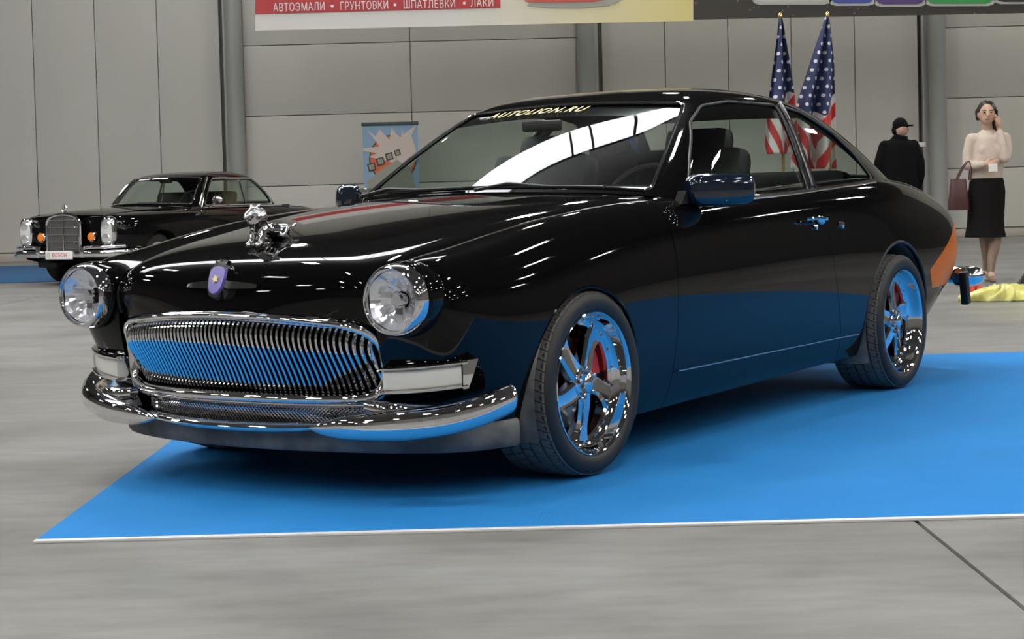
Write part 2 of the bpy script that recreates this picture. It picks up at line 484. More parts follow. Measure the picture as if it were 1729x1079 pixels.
# ------------------------------------------------------------------ the black coupe (car frame: x forward, y left, z up, front axle at x = 0)
CAR_YAW = PI / 2 - 3.7305
_c, _s = math.cos(CAR_YAW), math.sin(CAR_YAW)
CAR_LOC = (-(_c * 5.0075 - _s * 3.8763), -(_s * 5.0075 + _c * 3.8763), 0.006)
car = empty('coupe_car', CAR_LOC, CAR_YAW)
tag(car, 'glossy black custom coupe with chrome ribbed grille and round headlamps on blue carpet', 'car')

# --- side patch: columns front to rear, rows bottom to top
def col(x, *yz): return [(x, y, z) for y, z in yz]
SIDE = [
 [(.66,.55,.20),(.71,.555,.30),(.755,.552,.42),(.775,.55,.51),(.783,.548,.57),(.785,.546,.61),(.784,.543,.64),(.775,.540,.665)],
 [(.635,.64,.20),(.68,.65,.30),(.735,.665,.43),(.775,.67,.53),(.790,.67,.60),(.788,.665,.675),(.770,.625,.715),(.745,.552,.706)],
 [(.575,.70,.20),(.630,.738,.30),(.697,.775,.44),(.742,.805,.56),(.752,.795,.65),(.742,.735,.745),(.722,.650,.762),(.690,.557,.722)],
 [(.49,.765,.20),(.525,.795,.30),(.552,.825,.45),(.57,.832,.59),(.565,.795,.705),(.56,.725,.768),(.56,.645,.775),(.56,.562,.742)],
 col(.38,(.80,.20),(.832,.30),(.853,.46),(.857,.61),(.812,.735),(.735,.802),(.655,.808),(.57,.772)),
 col(.15,(.815,.17),(.850,.28),(.868,.46),(.868,.63),(.828,.758),(.755,.838),(.67,.846),(.585,.81)),
 col(-.12,(.80,.155),(.845,.26),(.870,.46),(.872,.65),(.838,.785),(.770,.864),(.695,.878),(.612,.850)),
 col(-.45,(.785,.15),(.836,.24),(.868,.46),(.872,.66),(.845,.798),(.790,.880),(.72,.906),(.65,.888)),
 col(-.75,(.78,.155),(.834,.24),(.868,.46),(.872,.66),(.848,.800),(.806,.880),(.755,.908),(.69,.910)),
 col(-1.20,(.78,.16),(.834,.245),(.868,.46),(.872,.67),(.850,.812),(.810,.893),(.765,.915),(.70,.915)),
 col(-1.70,(.78,.17),(.834,.25),(.868,.46),(.873,.68),(.852,.830),(.808,.913),(.765,.935),(.70,.935)),
 col(-2.20,(.79,.18),(.84,.26),(.872,.46),(.876,.69),(.853,.848),(.800,.936),(.755,.958),(.69,.958)),
 col(-2.70,(.84,.20),(.865,.29),(.880,.48),(.880,.70),(.850,.858),(.785,.950),(.735,.968),(.66,.970)),
 col(-3.10,(.83,.29),(.855,.36),(.868,.52),(.866,.70),(.832,.838),(.765,.928),(.715,.950),(.63,.958)),
 [(-3.36,.81,.41),(-3.38,.84,.46),(-3.42,.855,.57),(-3.43,.850,.70),(-3.42,.815,.805),(-3.40,.740,.885),(-3.38,.68,.908),(-3.37,.60,.918)],
 [(-3.60,.75,.42),(-3.64,.785,.47),(-3.69,.805,.57),(-3.70,.80,.68),(-3.69,.775,.775),(-3.65,.70,.835),(-3.60,.64,.855),(-3.56,.57,.872)],
 [(-3.66,.48,.41),(-3.69,.50,.47),(-3.72,.51,.57),(-3.73,.51,.68),(-3.72,.50,.765),(-3.69,.48,.822),(-3.65,.47,.845),(-3.61,.45,.868)],
 [(-3.70,0,.41),(-3.73,0,.47),(-3.76,0,.57),(-3.77,0,.68),(-3.76,0,.765),(-3.73,0,.825),(-3.69,0,.850),(-3.64,0,.872)],
]
side = Patch(SIDE, flip=False)
S = side.mesh(16, 9)
if S.N[np.argmax(S.V[:, 1])][1] < 0: side.flip = True; S = side.mesh(16, 9)
ARCH_F = (.05, .29, .335); ARCH_R = (-2.655, .30, .372)
def arch(a): return lambda V, T: np.hypot(V[:, 0] - a[0], (V[:, 2] - a[1])) - a[2]
XD0 = -.556
def xd1(z): return -1.862 - 0.30 * np.maximum(0, .80 - z) - 0.12 * np.maximum(0, .55 - z)
SILL = .285
f_ = S.keep(lambda V, T: V[:, 0] - XD0 - .0025)
f_ = f_.keep(arch(ARCH_F)); loopF = f_.loops()
body = S.keep(lambda V, T: XD0 - .0025 - V[:, 0])
door_ = body.keep(lambda V, T: V[:, 0] - xd1(V[:, 2]) - .0025).keep(lambda V, T: V[:, 2] - SILL - .002)
sill_ = body.keep(lambda V, T: V[:, 0] + 2.9).keep(lambda V, T: SILL - .002 - V[:, 2]).keep(lambda V, T: V[:, 0] - xd1(V[:, 2]) - .0025)
quarter_ = body.keep(lambda V, T: xd1(V[:, 2]) - .0025 - V[:, 0])
quarter_ = quarter_.keep(arch(ARCH_R)); loopR = quarter_.loops()
# orange reflection on the quarter behind the wheel, coloured in as a separate piece
ORANGE_REFL = [(-3.06,.52),(-3.10,.44),(-3.60,.44),(-3.66,.47),(-3.66,.735),(-3.56,.735),(-3.34,.635)]
def orange_refl(V, T): return np.where(V[:, 1] > .3, sdpoly(V[:, 0], V[:, 2], ORANGE_REFL, 0.004), 1.0)
refl_ = quarter_.keep(lambda V, T: -orange_refl(V, T) - .002)
quarter_ = quarter_.keep(lambda V, T: orange_refl(V, T) - .002)
for sgn in (1, -1):
    pick = (lambda q: q) if sgn == 1 else (lambda q: q.mirror())
    pick(f_).thick('front_fender', 'paint', car)
    d = pick(door_).thick('door', 'paint', car)
    pick(sill_).thick('side_sill', 'paint', car)
    pick(quarter_).thick('rear_quarter_panel', 'paint', car)
    am = pick(refl_).thick('rear_reflection_patch', 'orange_reflection', car); am['label'] = 'orange reflection painted on the rear quarter'
    # arch lips and wheel wells
    for lp, a, nm in ((loopF, ARCH_F, 'front'), (loopR, ARCH_R, 'rear')):
        P, cl = max(lp, key=lambda q: len(q[0]))
        P = resample(P, .02)[:, :3] + np.array([0, -.004, 0])
        if sgn == -1: P = P * [1, -1, 1]
        G().tube(P, .006 if nm == 'front' else .008, 8).obj('arch_lip', 'paint' if nm == 'front' else 'black', car)
        g = G(); r = a[2] - .004; A0, A1 = -0.42, PI + 0.42
        prof = []
        V = []; n_ = 40
        for (y, q) in ((.855, r), (.80, r + .012), (.56, r + .012), (.56, .05)):
            for k in range(n_ + 1):
                t = A0 + (A1 - A0) * k / n_
                V.append((a[0] + q * math.cos(t), sgn * y, max(.13, a[1] + q * math.sin(t))))
        F = [(i * (n_ + 1) + k, i * (n_ + 1) + k + 1, (i + 1) * (n_ + 1) + k + 1, (i + 1) * (n_ + 1) + k) for i in range(3) for k in range(n_)]
        g.add(V, F).obj('wheel_well', 'liner', car)
# dark shell behind the shut lines
inner = S.keep(lambda V, T: V[:, 0] + 2.15).keep(lambda V, T: -.40 - V[:, 0]).offset(-.03)
inner.obj('inner_side_panel', 'black_gap', car); inner.mirror().obj('inner_side_panel', 'black_gap', car)

# --- hood
VAL = [(.765,.530,.545),(.788,.536,.60),(.785,.541,.645),(.765,.545,.680),(.71,.552,.703),(.60,.560,.730),(.45,.565,.758),(.20,.580,.800),(-.10,.610,.845),(-.42,.648,.884),(-.64,.675,.905)]
HO1 = [(.800,.46,.550),(.820,.465,.615),(.815,.472,.675),(.790,.482,.722),(.730,.49,.752),(.61,.50,.782),(.45,.505,.806),(.20,.515,.845),(-.10,.53,.884),(-.42,.56,.914),(-.60,.58,.925)]
HO2 = [(.857,.25,.568),(.858,.25,.630),(.842,.25,.690),(.810,.25,.736),(.745,.255,.767),(.63,.26,.800),(.45,.27,.828),(.20,.28,.866),(-.10,.29,.904),(-.42,.30,.931),(-.55,.31,.940)]
HO3 = [(.880,0,.580),(.872,0,.640),(.850,0,.697),(.812,0,.740),(.745,0,.770),(.62,0,.802),(.45,0,.835),(.20,0,.874),(-.10,0,.911),(-.42,0,.938),(-.53,0,.945)]
mir = lambda L: [(x, -y, z) for x, y, z in L]
hood = Patch([VAL, HO1, HO2, HO3, mir(HO2), mir(HO1), mir(VAL)])
Hd = hood.mesh(14, 12)
if Hd.N[len(Hd.N) // 2][2] < 0: hood.flip = True; Hd = hood.mesh(14, 12)
Hd.thick('hood', 'paint', car, .006)
# trunk lid
def trow(x, z, w, e): return [(x, y, z - e * (abs(y) / w) ** 4) for y in (w, w * .66, w * .3, 0, -w * .3, -w * .66, -w)]
trunk = Patch([trow(-3.02,.968,.66,.012), trow(-3.15,.966,.64,.012), trow(-3.30,.950,.62,.014), trow(-3.45,.918,.60,.014), trow(-3.56,.885,.585,.014), trow(-3.62,.865,.57,.012), trow(-3.64,.85,.56,.01)])
Tk = trunk.mesh(8, 8)
if Tk.N[len(Tk.N) // 2][2] < 0: trunk.flip = True; Tk = trunk.mesh(8, 8)
Tk.thick('trunk_lid', 'paint', car, .006)

# --- greenhouse: one closed patch, glass is cut out of it
GH = [
 [(-.56,0,.945),(-.80,0,1.090),(-1.05,0,1.222),(-1.25,0,1.305),(-1.42,0,1.350),(-1.60,0,1.368),(-1.75,0,1.371)],
 [(-.60,.35,.938),(-.835,.325,1.083),(-1.08,.295,1.214),(-1.27,.268,1.298),(-1.42,.25,1.346),(-1.60,.21,1.366),(-1.77,.08,1.371)],
 [(-.675,.645,.922),(-.90,.592,1.066),(-1.12,.535,1.193),(-1.285,.485,1.288),(-1.43,.425,1.338),(-1.60,.33,1.362),(-1.80,.12,1.371)],
 [(-.725,.748,.905),(-.94,.682,1.056),(-1.155,.615,1.186),(-1.335,.552,1.288),(-1.46,.482,1.336),(-1.63,.36,1.361),(-1.83,.14,1.370)],
 [(-.86,.800,.893),(-1.03,.722,1.056),(-1.24,.645,1.192),(-1.42,.580,1.292),(-1.53,.508,1.338),(-1.67,.38,1.362),(-1.86,.15,1.370)],
 [(-1.30,.804,.896),(-1.36,.722,1.060),(-1.50,.645,1.200),(-1.62,.580,1.300),(-1.70,.508,1.344),(-1.78,.38,1.365),(-1.90,.15,1.370)],
 [(-1.85,.800,.914),(-1.88,.718,1.068),(-1.92,.640,1.205),(-1.95,.572,1.302),(-1.96,.502,1.342),(-1.96,.37,1.361),(-1.97,.15,1.368)],
 [(-2.35,.790,.938),(-2.32,.708,1.080),(-2.27,.630,1.205),(-2.22,.562,1.292),(-2.18,.490,1.332),(-2.12,.36,1.354),(-2.05,.14,1.365)],
 [(-2.74,.768,.952),(-2.66,.690,1.080),(-2.55,.610,1.200),(-2.42,.540,1.280),(-2.33,.465,1.320),(-2.23,.34,1.346),(-2.10,.13,1.361)],
 [(-3.04,.700,.958),(-2.90,.630,1.080),(-2.71,.553,1.190),(-2.53,.482,1.275),(-2.41,.415,1.313),(-2.29,.30,1.340),(-2.13,.11,1.358)],
 [(-3.14,.45,.965),(-2.96,.41,1.090),(-2.75,.36,1.200),(-2.55,.31,1.284),(-2.42,.27,1.320),(-2.30,.20,1.344),(-2.14,.07,1.357)],
 [(-3.17,0,.968),(-2.99,0,1.095),(-2.77,0,1.206),(-2.56,0,1.290),(-2.43,0,1.324),(-2.30,0,1.347),(-2.14,0,1.358)],
]
GHF = GH + [[(x, -y, z) for x, y, z in c] for c in GH[-2:0:-1]]
NG = len(GHF)
green = Patch(GHF, periodic=True)
Gr = green.mesh(14, 12)
if Gr.N[np.argmax(Gr.V[:, 1])][1] < 0: green.flip = True; Gr = green.mesh(14, 12)
DOORW = [(-.835,.905),(-1.00,1.05),(-1.19,1.19),(-1.33,1.255),(-1.54,1.278),(-1.99,1.276),(-1.825,.920)]
QUARW = [(-1.93,.932),(-2.085,1.270),(-2.24,1.250),(-2.45,1.165),(-2.56,1.065),(-2.60,.965)]
def ucent(T): return (T[:, 0] + NG / 2) % NG - NG / 2          # centred on the windscreen
def g_ws(V, T):
    u = ucent(T); uv = np.abs(u)
    return sdpoly(uv, T[:, 1], [(-1, .16), (2.36, .16), (2.40, 2.93), (-1, 2.93)], 0.04)
def g_rw(V, T):
    uv = np.abs(T[:, 0] - 11)
    return sdpoly(uv, T[:, 1], [(-1, .2), (1.55, .2), (1.55, 2.75), (-1, 2.75)], 0.06)
def g_side(poly, s, r=.012):
    return lambda V, T: np.where((V[:, 1] * s > .3) & (V[:, 0] < -.7), sdpoly(V[:, 0], V[:, 2], poly, r), 1.0)
cuts = [('windscreen', g_ws), ('rear_window', g_rw)]
for s in (1, -1): cuts += [('door_window', g_side(DOORW, s)), ('quarter_window', g_side(QUARW, s))]
shell = Gr
for nm, g in cuts:
    gl = Gr.keep(lambda V, T: -g(V, T)).offset(-.006)
    gl.obj(nm, 'glass', car)
    shell = shell.keep(g)
    for P, cl in shell.loops():
        P = resample(P, .015, cl)[:, :3]
        G().tube(P, .006, 8, closed=cl).obj('window_seal', 'rubber_trim', car)
shell.thick('roof_and_pillars', 'paint', car, .010)
# ------------------------------------------------------------------ coupe: chrome front
def part(g, name, mat, parent=car, both=False, sub=None, **k):
    o = g.obj(name, mat, parent, **k)
    if both: return o, g.mirror().obj(name, mat, parent, **k)
    return o
def xg(y, z): return .842 + .19 * (z - .31) - .40 * y * y - .35 * max(0, abs(y) - .47) 
# grille surround: a closed loop, the bars stand inside it
half = [(0, .578), (.20, .572), (.36, .558), (.46, .545), (.515, .522), (.543, .478), (.546, .42), (.540, .375), (.528, .345), (.500, .324), (.42, .317), (.22, .316), (0, .317)]
full = half + [(-y, z) for y, z in half[-2:0:-1]]
loop = np.array([(xg(y, z) + .004, y, z) for y, z in full])
lp = resample(spline(np.concatenate([loop, loop[:1]]), 240)[:-1], .012, True, 2)
wdt = np.array([.011 + .011 * min(1, max(0, (abs(q[1]) - .42) / .10)) + (.007 if q[2] < .36 else 0) * min(1, max(0, (.54 - abs(q[1])) / .1)) for q in lp])
fr = part(G().tube(lp, wdt, 14, closed=True, up=(1, 0, 0), ry=wdt * .9), 'grille_frame', 'chrome')
part(G().add([(xg(y, z) - .085, y, z) for y, z in full], [tuple(range(len(full)))]), 'grille_back', 'black_gap')
def inside(y):
    a = abs(y)
    H = np.array(half)
    top = np.interp(a, H[:7, 0], H[:7, 1]); bot = np.interp(a, H[7:, 0][::-1], H[7:, 1][::-1]) if a < .53 else .37
    return bot, top
bar0 = None
NB = 57
for k in range(NB):
    y = -.515 + 1.03 * k / (NB - 1)
    b0, t0 = inside(y)
    t0 -= .006; b0 += .006; h = t0 - b0
    zz_ = [t0, t0 - .06 * h, t0 - .16 * h, t0 - .30 * h, b0 + .5 * h, b0 + .3 * h, b0 + .12 * h, b0]
    dx = [-.050, -.010, .010, .012, -.006, -.024, -.036, -.040]
    path = spline([(xg(y, z) + d, y, z) for z, d in zip(zz_, dx)], 20)
    G().tube(path, .0064, 8, up=(0, 1, 0), ry=.014).obj('grille_bar', 'chrome', fr)
# hood edge moulding following the front edge of the hood
us = np.linspace(.75, 5.25, 60)
P, N = hood.at(us, np.zeros_like(us))
rad = .017 * np.clip(np.minimum(us - .70, 5.30 - us) * 2.2, .35, 1)
part(G().tube(P + np.array([.004, 0, -.002]), rad, 12, up=(0, 0, 1), ry=rad * .8), 'hood_edge_moulding', 'chrome')
# lower intake: woven chrome mesh between two mouldings
def xl(y, z): return .835 - .40 * y * y - .30 * max(0, abs(y) - .40)
ys = np.linspace(-.47, .47, 40)
ztop = lambda y: .298 + .004 * (1 - (y / .47) ** 2); zbot = lambda y: .236 + .016 * (y / .47) ** 2
part(G().tube([(xl(y, 0) + .002, y, ztop(y)) for y in np.linspace(-.52, .52, 44)], .010, 10, ry=.014), 'intake_top_moulding', 'chrome')
part(G().tube([(xl(y, 0) + .018, y, zbot(y) - .012) for y in np.linspace(-.50, .50, 44)], [.005 + .011 * (1 - abs(y / .50) ** 3) for y in np.linspace(-.50, .50, 44)], 12, ry=.024), 'intake_lower_lip', 'chrome')
g = G()
for sg in (1, -1):
    for k in range(-6, 76):
        y0 = -.47 + .0130 * k
        pts = []
        for q in np.linspace(0, 1, 5):
            y = y0 + (q if sg > 0 else 1 - q) * .06
            if abs(y) > .475: continue
            pts.append((xl(y, 0) - .008, y, zbot(y) + (ztop(y) - zbot(y)) * q))
        if len(pts) > 1: g.tube(pts, .0026, 4, cap=False)
ms = g.obj('intake_mesh', 'chrome', car); ms['kind'] = 'stuff'
part(G().add([(xl(y, 0) - .035, y, z) for z in (.20, .31) for y in ys], [(k, k + 1, 40 + k + 1, 40 + k) for k in range(39)]), 'intake_back', 'black_gap')
# dark lower valance
def sweep(path, hh, dd, lean=0.0, ring=16, power=2.6):
    """bull-nosed section along a horizontal path: hh half heights, dd depths"""
    P = np.array(path, float); T = np.gradient(P, axis=0); T[:, 2] = 0; T /= np.linalg.norm(T, axis=1)[:, None]
    Nn = np.stack([T[:, 1], -T[:, 0], 0 * T[:, 0]], 1)
    rings = []
    for i in range(len(P)):
        r = []
        for k in range(ring):
            a = 2 * PI * k / ring; c, s = math.cos(a), math.sin(a)
            e = 2 / power
            r.append(P[i] + Nn[i] * dd[i] * math.copysign(abs(c) ** e, c) + np.array([0, 0, 1]) * hh[i] * math.copysign(abs(s) ** e, s) + Nn[i] * lean * s * hh[i])
        rings.append(r)
    return rings
def out(path):                              # outward normal must point away from the car centre
    return path
vp = spline([(.40, -.80, .19), (.56, -.72, .188), (.68, -.56, .190), (.765, -.30, .192), (.795, 0, .192), (.765, .30, .192), (.68, .56, .190), (.56, .72, .188), (.40, .80, .19)], 60)
part(G().loft(sweep(vp, [.045] * 60, [.02] * 60)), 'lower_valance', 'liner')
part(G().add([(.40, -.80, .15), (.76, -.3, .15), (.79, 0, .15), (.76, .3, .15), (.40, .80, .15), (-.2, .6, .17), (-.2, -.6, .17)], [(0, 1, 2, 3, 4, 5, 6)]), 'undertray', 'black')
# bumper wings
for sgn in (1, -1):
    wp = spline([(.842, .33, .232), (.838, .40, .234), (.824, .48, .238), (.795, .58, .243), (.752, .68, .252), (.700, .765, .266), (.632, .832, .287), (.560, .872, .310), (.545, .879, .315)], 50)
    tt = np.linspace(0, 1, 50)
    hh = np.interp(tt, [0, .06, .2, .45, .7, .95, .985, 1], [.004, .018, .036, .050, .050, .045, .037, .012])
    dd = np.interp(tt, [0, .1, .3, .6, .95, .985, 1], [.006, .018, .036, .044, .038, .028, .008])
    gb = G().loft(sweep(wp, hh, dd, .12, 24, 2.1))
    if sgn < 0: gb = gb.mirror()
    bo = fix_normals(gb.obj('front_bumper_wing', 'chrome', car, sharp=math.radians(60)))
    # upper ledge that ties the wing to the grille surround
    lp2 = spline([(.768, .50, .296), (.765, .57, .290), (.735, .66, .290), (.69, .735, .295)], 24)
    t2 = np.linspace(0, 1, 24)
    g2 = G().loft(sweep(lp2, np.interp(t2, [0, .5, 1], [.022, .028, .01]), np.interp(t2, [0, .5, 1], [.02, .03, .01])))
    if sgn < 0: g2 = g2.mirror()
    fix_normals(g2.obj('bumper_ledge', 'chrome', bo))
    # parking lamp wrapped round the corner
    pp = spline([(.752, .555, .378), (.735, .62, .381), (.705, .69, .386), (.662, .755, .393), (.635, .787, .397)], 30)
    def lampset(off, hh, dd, i0=0, i1=30):
        g = G().loft(sweep(pp[i0:i1], [hh] * (i1 - i0), [dd] * (i1 - i0), 0, 16, 5)); g.V = [(v[0] + off, v[1], v[2]) for v in g.V]
        return g if sgn > 0 else g.mirror()
    lamp = fix_normals(lampset(.004, .030, .022, 1, 26).obj('parking_lamp', 'lens_white', car))
    for dz_ in (.036, -.036):
        g = G().tube(pp + [.012, .004, dz_], .007, 10, ry=.026)
        (g if sgn > 0 else g.mirror()).obj('lamp_strip', 'chrome', lamp)
    rings = []
    T_ = pp[29] - pp[26]; T_ /= np.linalg.norm(T_); Nn = np.array([T_[1], -T_[0], 0]); Nn /= np.linalg.norm(Nn)
    if Nn[0] < 0: Nn = -Nn
    for q, sl in ((pp[25], 0), (pp[29] + T_ * .012, 1)):
        rings.append([q + Nn * a + np.array([0, 0, c_]) + T_ * (sl * .016 * (c_ / .043)) for a, c_ in ((-.03, -.043), (.028, -.043), (.034, 0), (.028, .043), (-.03, .043))])
    gcap = G().loft(rings)
    fix_normals((gcap if sgn > 0 else gcap.mirror()).obj('lamp_end_cap', 'chrome', lamp, smooth=False))

# headlamps
for sgn in (1, -1):
    c = (0, sgn * .660, .628)
    hl = part(G().lathe([(.785, .100), (.795, .108), (.806, .1115), (.822, .1105), (.835, .1075), (.845, .1035), (.850, .100), (.851, .096), (.845, .092), (.838, .090)], 64, 'x', c), 'headlamp', 'chrome')
    part(G().lathe([(.56, .060), (.66, .098), (.70, .109), (.75, .1145), (.785, .1155), (.797, .1135), (.800, .108), (.800, .09)], 64, 'x', c), 'headlamp_bucket', 'paint')
    # stepped reflector bowl with vertical optics
    g = G(); V = []; F = []; nr, ns = 10, 48
    for i in range(nr + 1):
        r = .0895 * i / nr
        for k in range(ns):
            a = 2 * PI * k / ns
            x = .775 + .060 * (r / .0895) ** 2
            x += .004 * math.sin(6 * a + 2.2 * (i // 4)) * (1 if i > 3 else 0)
            V.append((x, c[1] + r * math.cos(a), c[2] + r * math.sin(a)))
    for i in range(nr):
        for k in range(ns): F.append((i * ns + k, i * ns + (k + 1) % ns, (i + 1) * ns + (k + 1) % ns, (i + 1) * ns + k))
    mesh_obj('reflector', V, F, 'reflector' if 'reflector' in MAT else principled('reflector', (.95, .95, .97), .17, .80), hl, smooth=False)
    G().lathe([(.785, 0), (.785, .020), (.812, .024), (.818, .018), (.818, 0)], 24, 'x', c).obj('bulb_shield', 'chrome', hl)
    G().box((.80, c[1] - sgn * .0, c[2] - .05), (.012, .03, .07), .003).obj('bulb_bracket', 'chrome', hl)
    G().lathe([(.842 + .016 * math.cos(a), .0905 * math.sin(a)) for a in np.linspace(0, PI / 2, 10)], 48, 'x', c).obj('lens', 'lens_clear', hl)

# hood badge and lion mascot
us = np.full(400, 3.0); vs = np.linspace(0, 4, 400)
P, N = hood.at(us, vs)
def hood_at_z(z): i = int(np.argmin(np.abs(P[:, 2] - z))); return P[i], N[i]
def hood_at_x(x):
    k = np.where(np.arange(len(vs)) >= 0)[0]; vv = np.linspace(2, 10, 800); Q, M = hood.at(np.full(800, 3.0), vv); i = int(np.argmin(np.abs(Q[:, 0] - x))); return Q[i], M[i]
p0, n0 = hood_at_z(.667)
bd = empty('hood_badge', V2(p0 + n0 * .004), 0, car)
bd.rotation_euler = (0, -math.asin(float(n0[2])), 0); bd.scale = (1.2, 1.15, 1.2)
G().loft([[(0.004 - .02 * y * y / .0169 * .55, y, z * s) for z in (-.007, -.004, .004, .007)] + [(.012 - .02 * y * y / .0169 * .55, y, z * s) for z in (.007, .004, -.004, -.007)] for y, s in [(-.128, .6), (-.11, 1.0), (-.06, 1.4), (0, 1.5), (.06, 1.4), (.11, 1.0), (.128, .6)]]).obj('badge_wing', 'chrome', bd)
sh = [(0, -.044), (.016, -.038), (.025, -.022), (.029, .004), (.028, .028), (.018, .038), (0, .041), (-.018, .038), (-.028, .028), (-.029, .004), (-.025, -.022), (-.016, -.038)]
G().prism(sh, lambda q: (-.004, q[0] * 1.22, q[1] * 1.18 + .010), lambda q: (.022, q[0] * 1.15, q[1] * 1.12 + .010)).obj('badge_rim', 'chrome', bd, smooth=False)
G().prism(sh, lambda q: (.012, q[0] * .98, q[1] * .95 + .010), lambda q: (.026, q[0] * .93, q[1] * .9 + .010)).obj('badge_shield', 'emblem_blue', bd, smooth=False)
G().prism([(math.cos(a) * (.012 if k % 2 else .006), math.sin(a) * (.012 if k % 2 else .006)) for k, a in enumerate(np.linspace(0, 2 * PI, 11)[:-1])], lambda q: (.02, q[0], q[1] + .010), lambda q: (.030, q[0], q[1] + .010)).obj('badge_star', 'gold', bd, smooth=False)
G().prism([(-.026, 0), (-.030, .016), (-.014, .008), (-.008, .020), (0, .008), (.008, .020), (.014, .008), (.030, .016), (.026, 0)], lambda q: (.006, q[0] * .8, q[1] * .7 + .054), lambda q: (.020, q[0] * .8, q[1] * .7 + .054)).obj('badge_crown', 'chrome', bd, smooth=False)
p1, n1 = hood_at_x(.645)
g = G(); o = np.array([float(p1[0]), 0, float(p1[2])])
def L(x, y, z): return tuple(o + [x, y, z])
capsule(g, [(L(-.10, 0, .036), .020), (L(-.06, 0, .040), .026), (L(-.01, 0, .042), .027), (L(.025, 0, .052), .030), (L(.045, 0, .080), .030), (L(.055, 0, .098), .024), (L(.080, 0, .094), .014), (L(.090, 0, .090), .010)])
g.sphere(L(.036, 0, .086), (.030, .034, .036)); g.sphere(L(.046, .016, .123), .007); g.sphere(L(.046, -.016, .123), .007)
for s in (1, -1):
    capsule(g, [(L(.030, s * .018, .045), .017), (L(.042, s * .021, .020), .012), (L(.046, s * .021, .002), .010), (L(.062, s * .021, -.002), .010)])
    capsule(g, [(L(-.075, s * .016, .045), .019), (L(-.055, s * .024, .026), .013), (L(-.085, s * .022, .012), .009), (L(-.065, s * .022, .0), .008)])
capsule(g, [(L(-.10, 0, .055), .008), (L(-.13, 0, .050), .006), (L(-.15, 0, .058), .006)])
remesh('lion_mascot', g, .0035, 'chrome', car, 3)
G().loft([[(float(p1[0]) + .055 * math.cos(a) * s - .02, .026 * math.sin(a) * s, float(p1[2]) - .006 - .16 * .055 * math.cos(a) * s * .8 + zz2) for a in np.linspace(0, 2 * PI, 25)[:-1]] for s, zz2 in ((1.1, -.004), (1.05, .006), (.9, .010))]).obj('mascot_base', 'chrome', car)

# shut line where hood meets fenders, cowl and wipers
for sgn in (1, -1):
    vv = np.linspace(.6, 10, 90)
    Q, M = hood.at(np.full(90, 0.0 if sgn > 0 else 6.0), vv)
    G().tube(Q - np.array([0, 0, .007]), .006, 6).obj('hood_gap', 'black_gap', car)
cy_ = np.linspace(-.72, .72, 31)
g = G(); V = []
for dx, dz_ in ((.07, -.022), (.0, -.012), (-.05, .004)):
    for y in cy_: V.append((-.545 - .26 * y * y / .5 * .8 + dx, y, .940 - .045 * y * y / .5 * .9 + dz_))
g.add(V, [(i * 31 + k, i * 31 + k + 1, (i + 1) * 31 + k + 1, (i + 1) * 31 + k) for i in range(2) for k in range(30)]).obj('cowl', 'black', car)
for y0, y1 in ((.05, .52), (-.55, -.08)):
    t = np.linspace(0, 1, 12)
    path = [(-.565 - .20 * (y0 + (y1 - y0) * q) ** 2 - .02 * q, y0 + (y1 - y0) * q, .962 - .04 * (y0 + (y1 - y0) * q) ** 2) for q in t]
    w = G().tube(path, .006, 6, ry=.010).obj('wiper', 'black', car)
    G().tube([np.array(path[0]) + [.03, -.04, -.01], np.array(path[2]) + [0, 0, .012], path[6]], .007, 6).obj('wiper_arm', 'black', w)
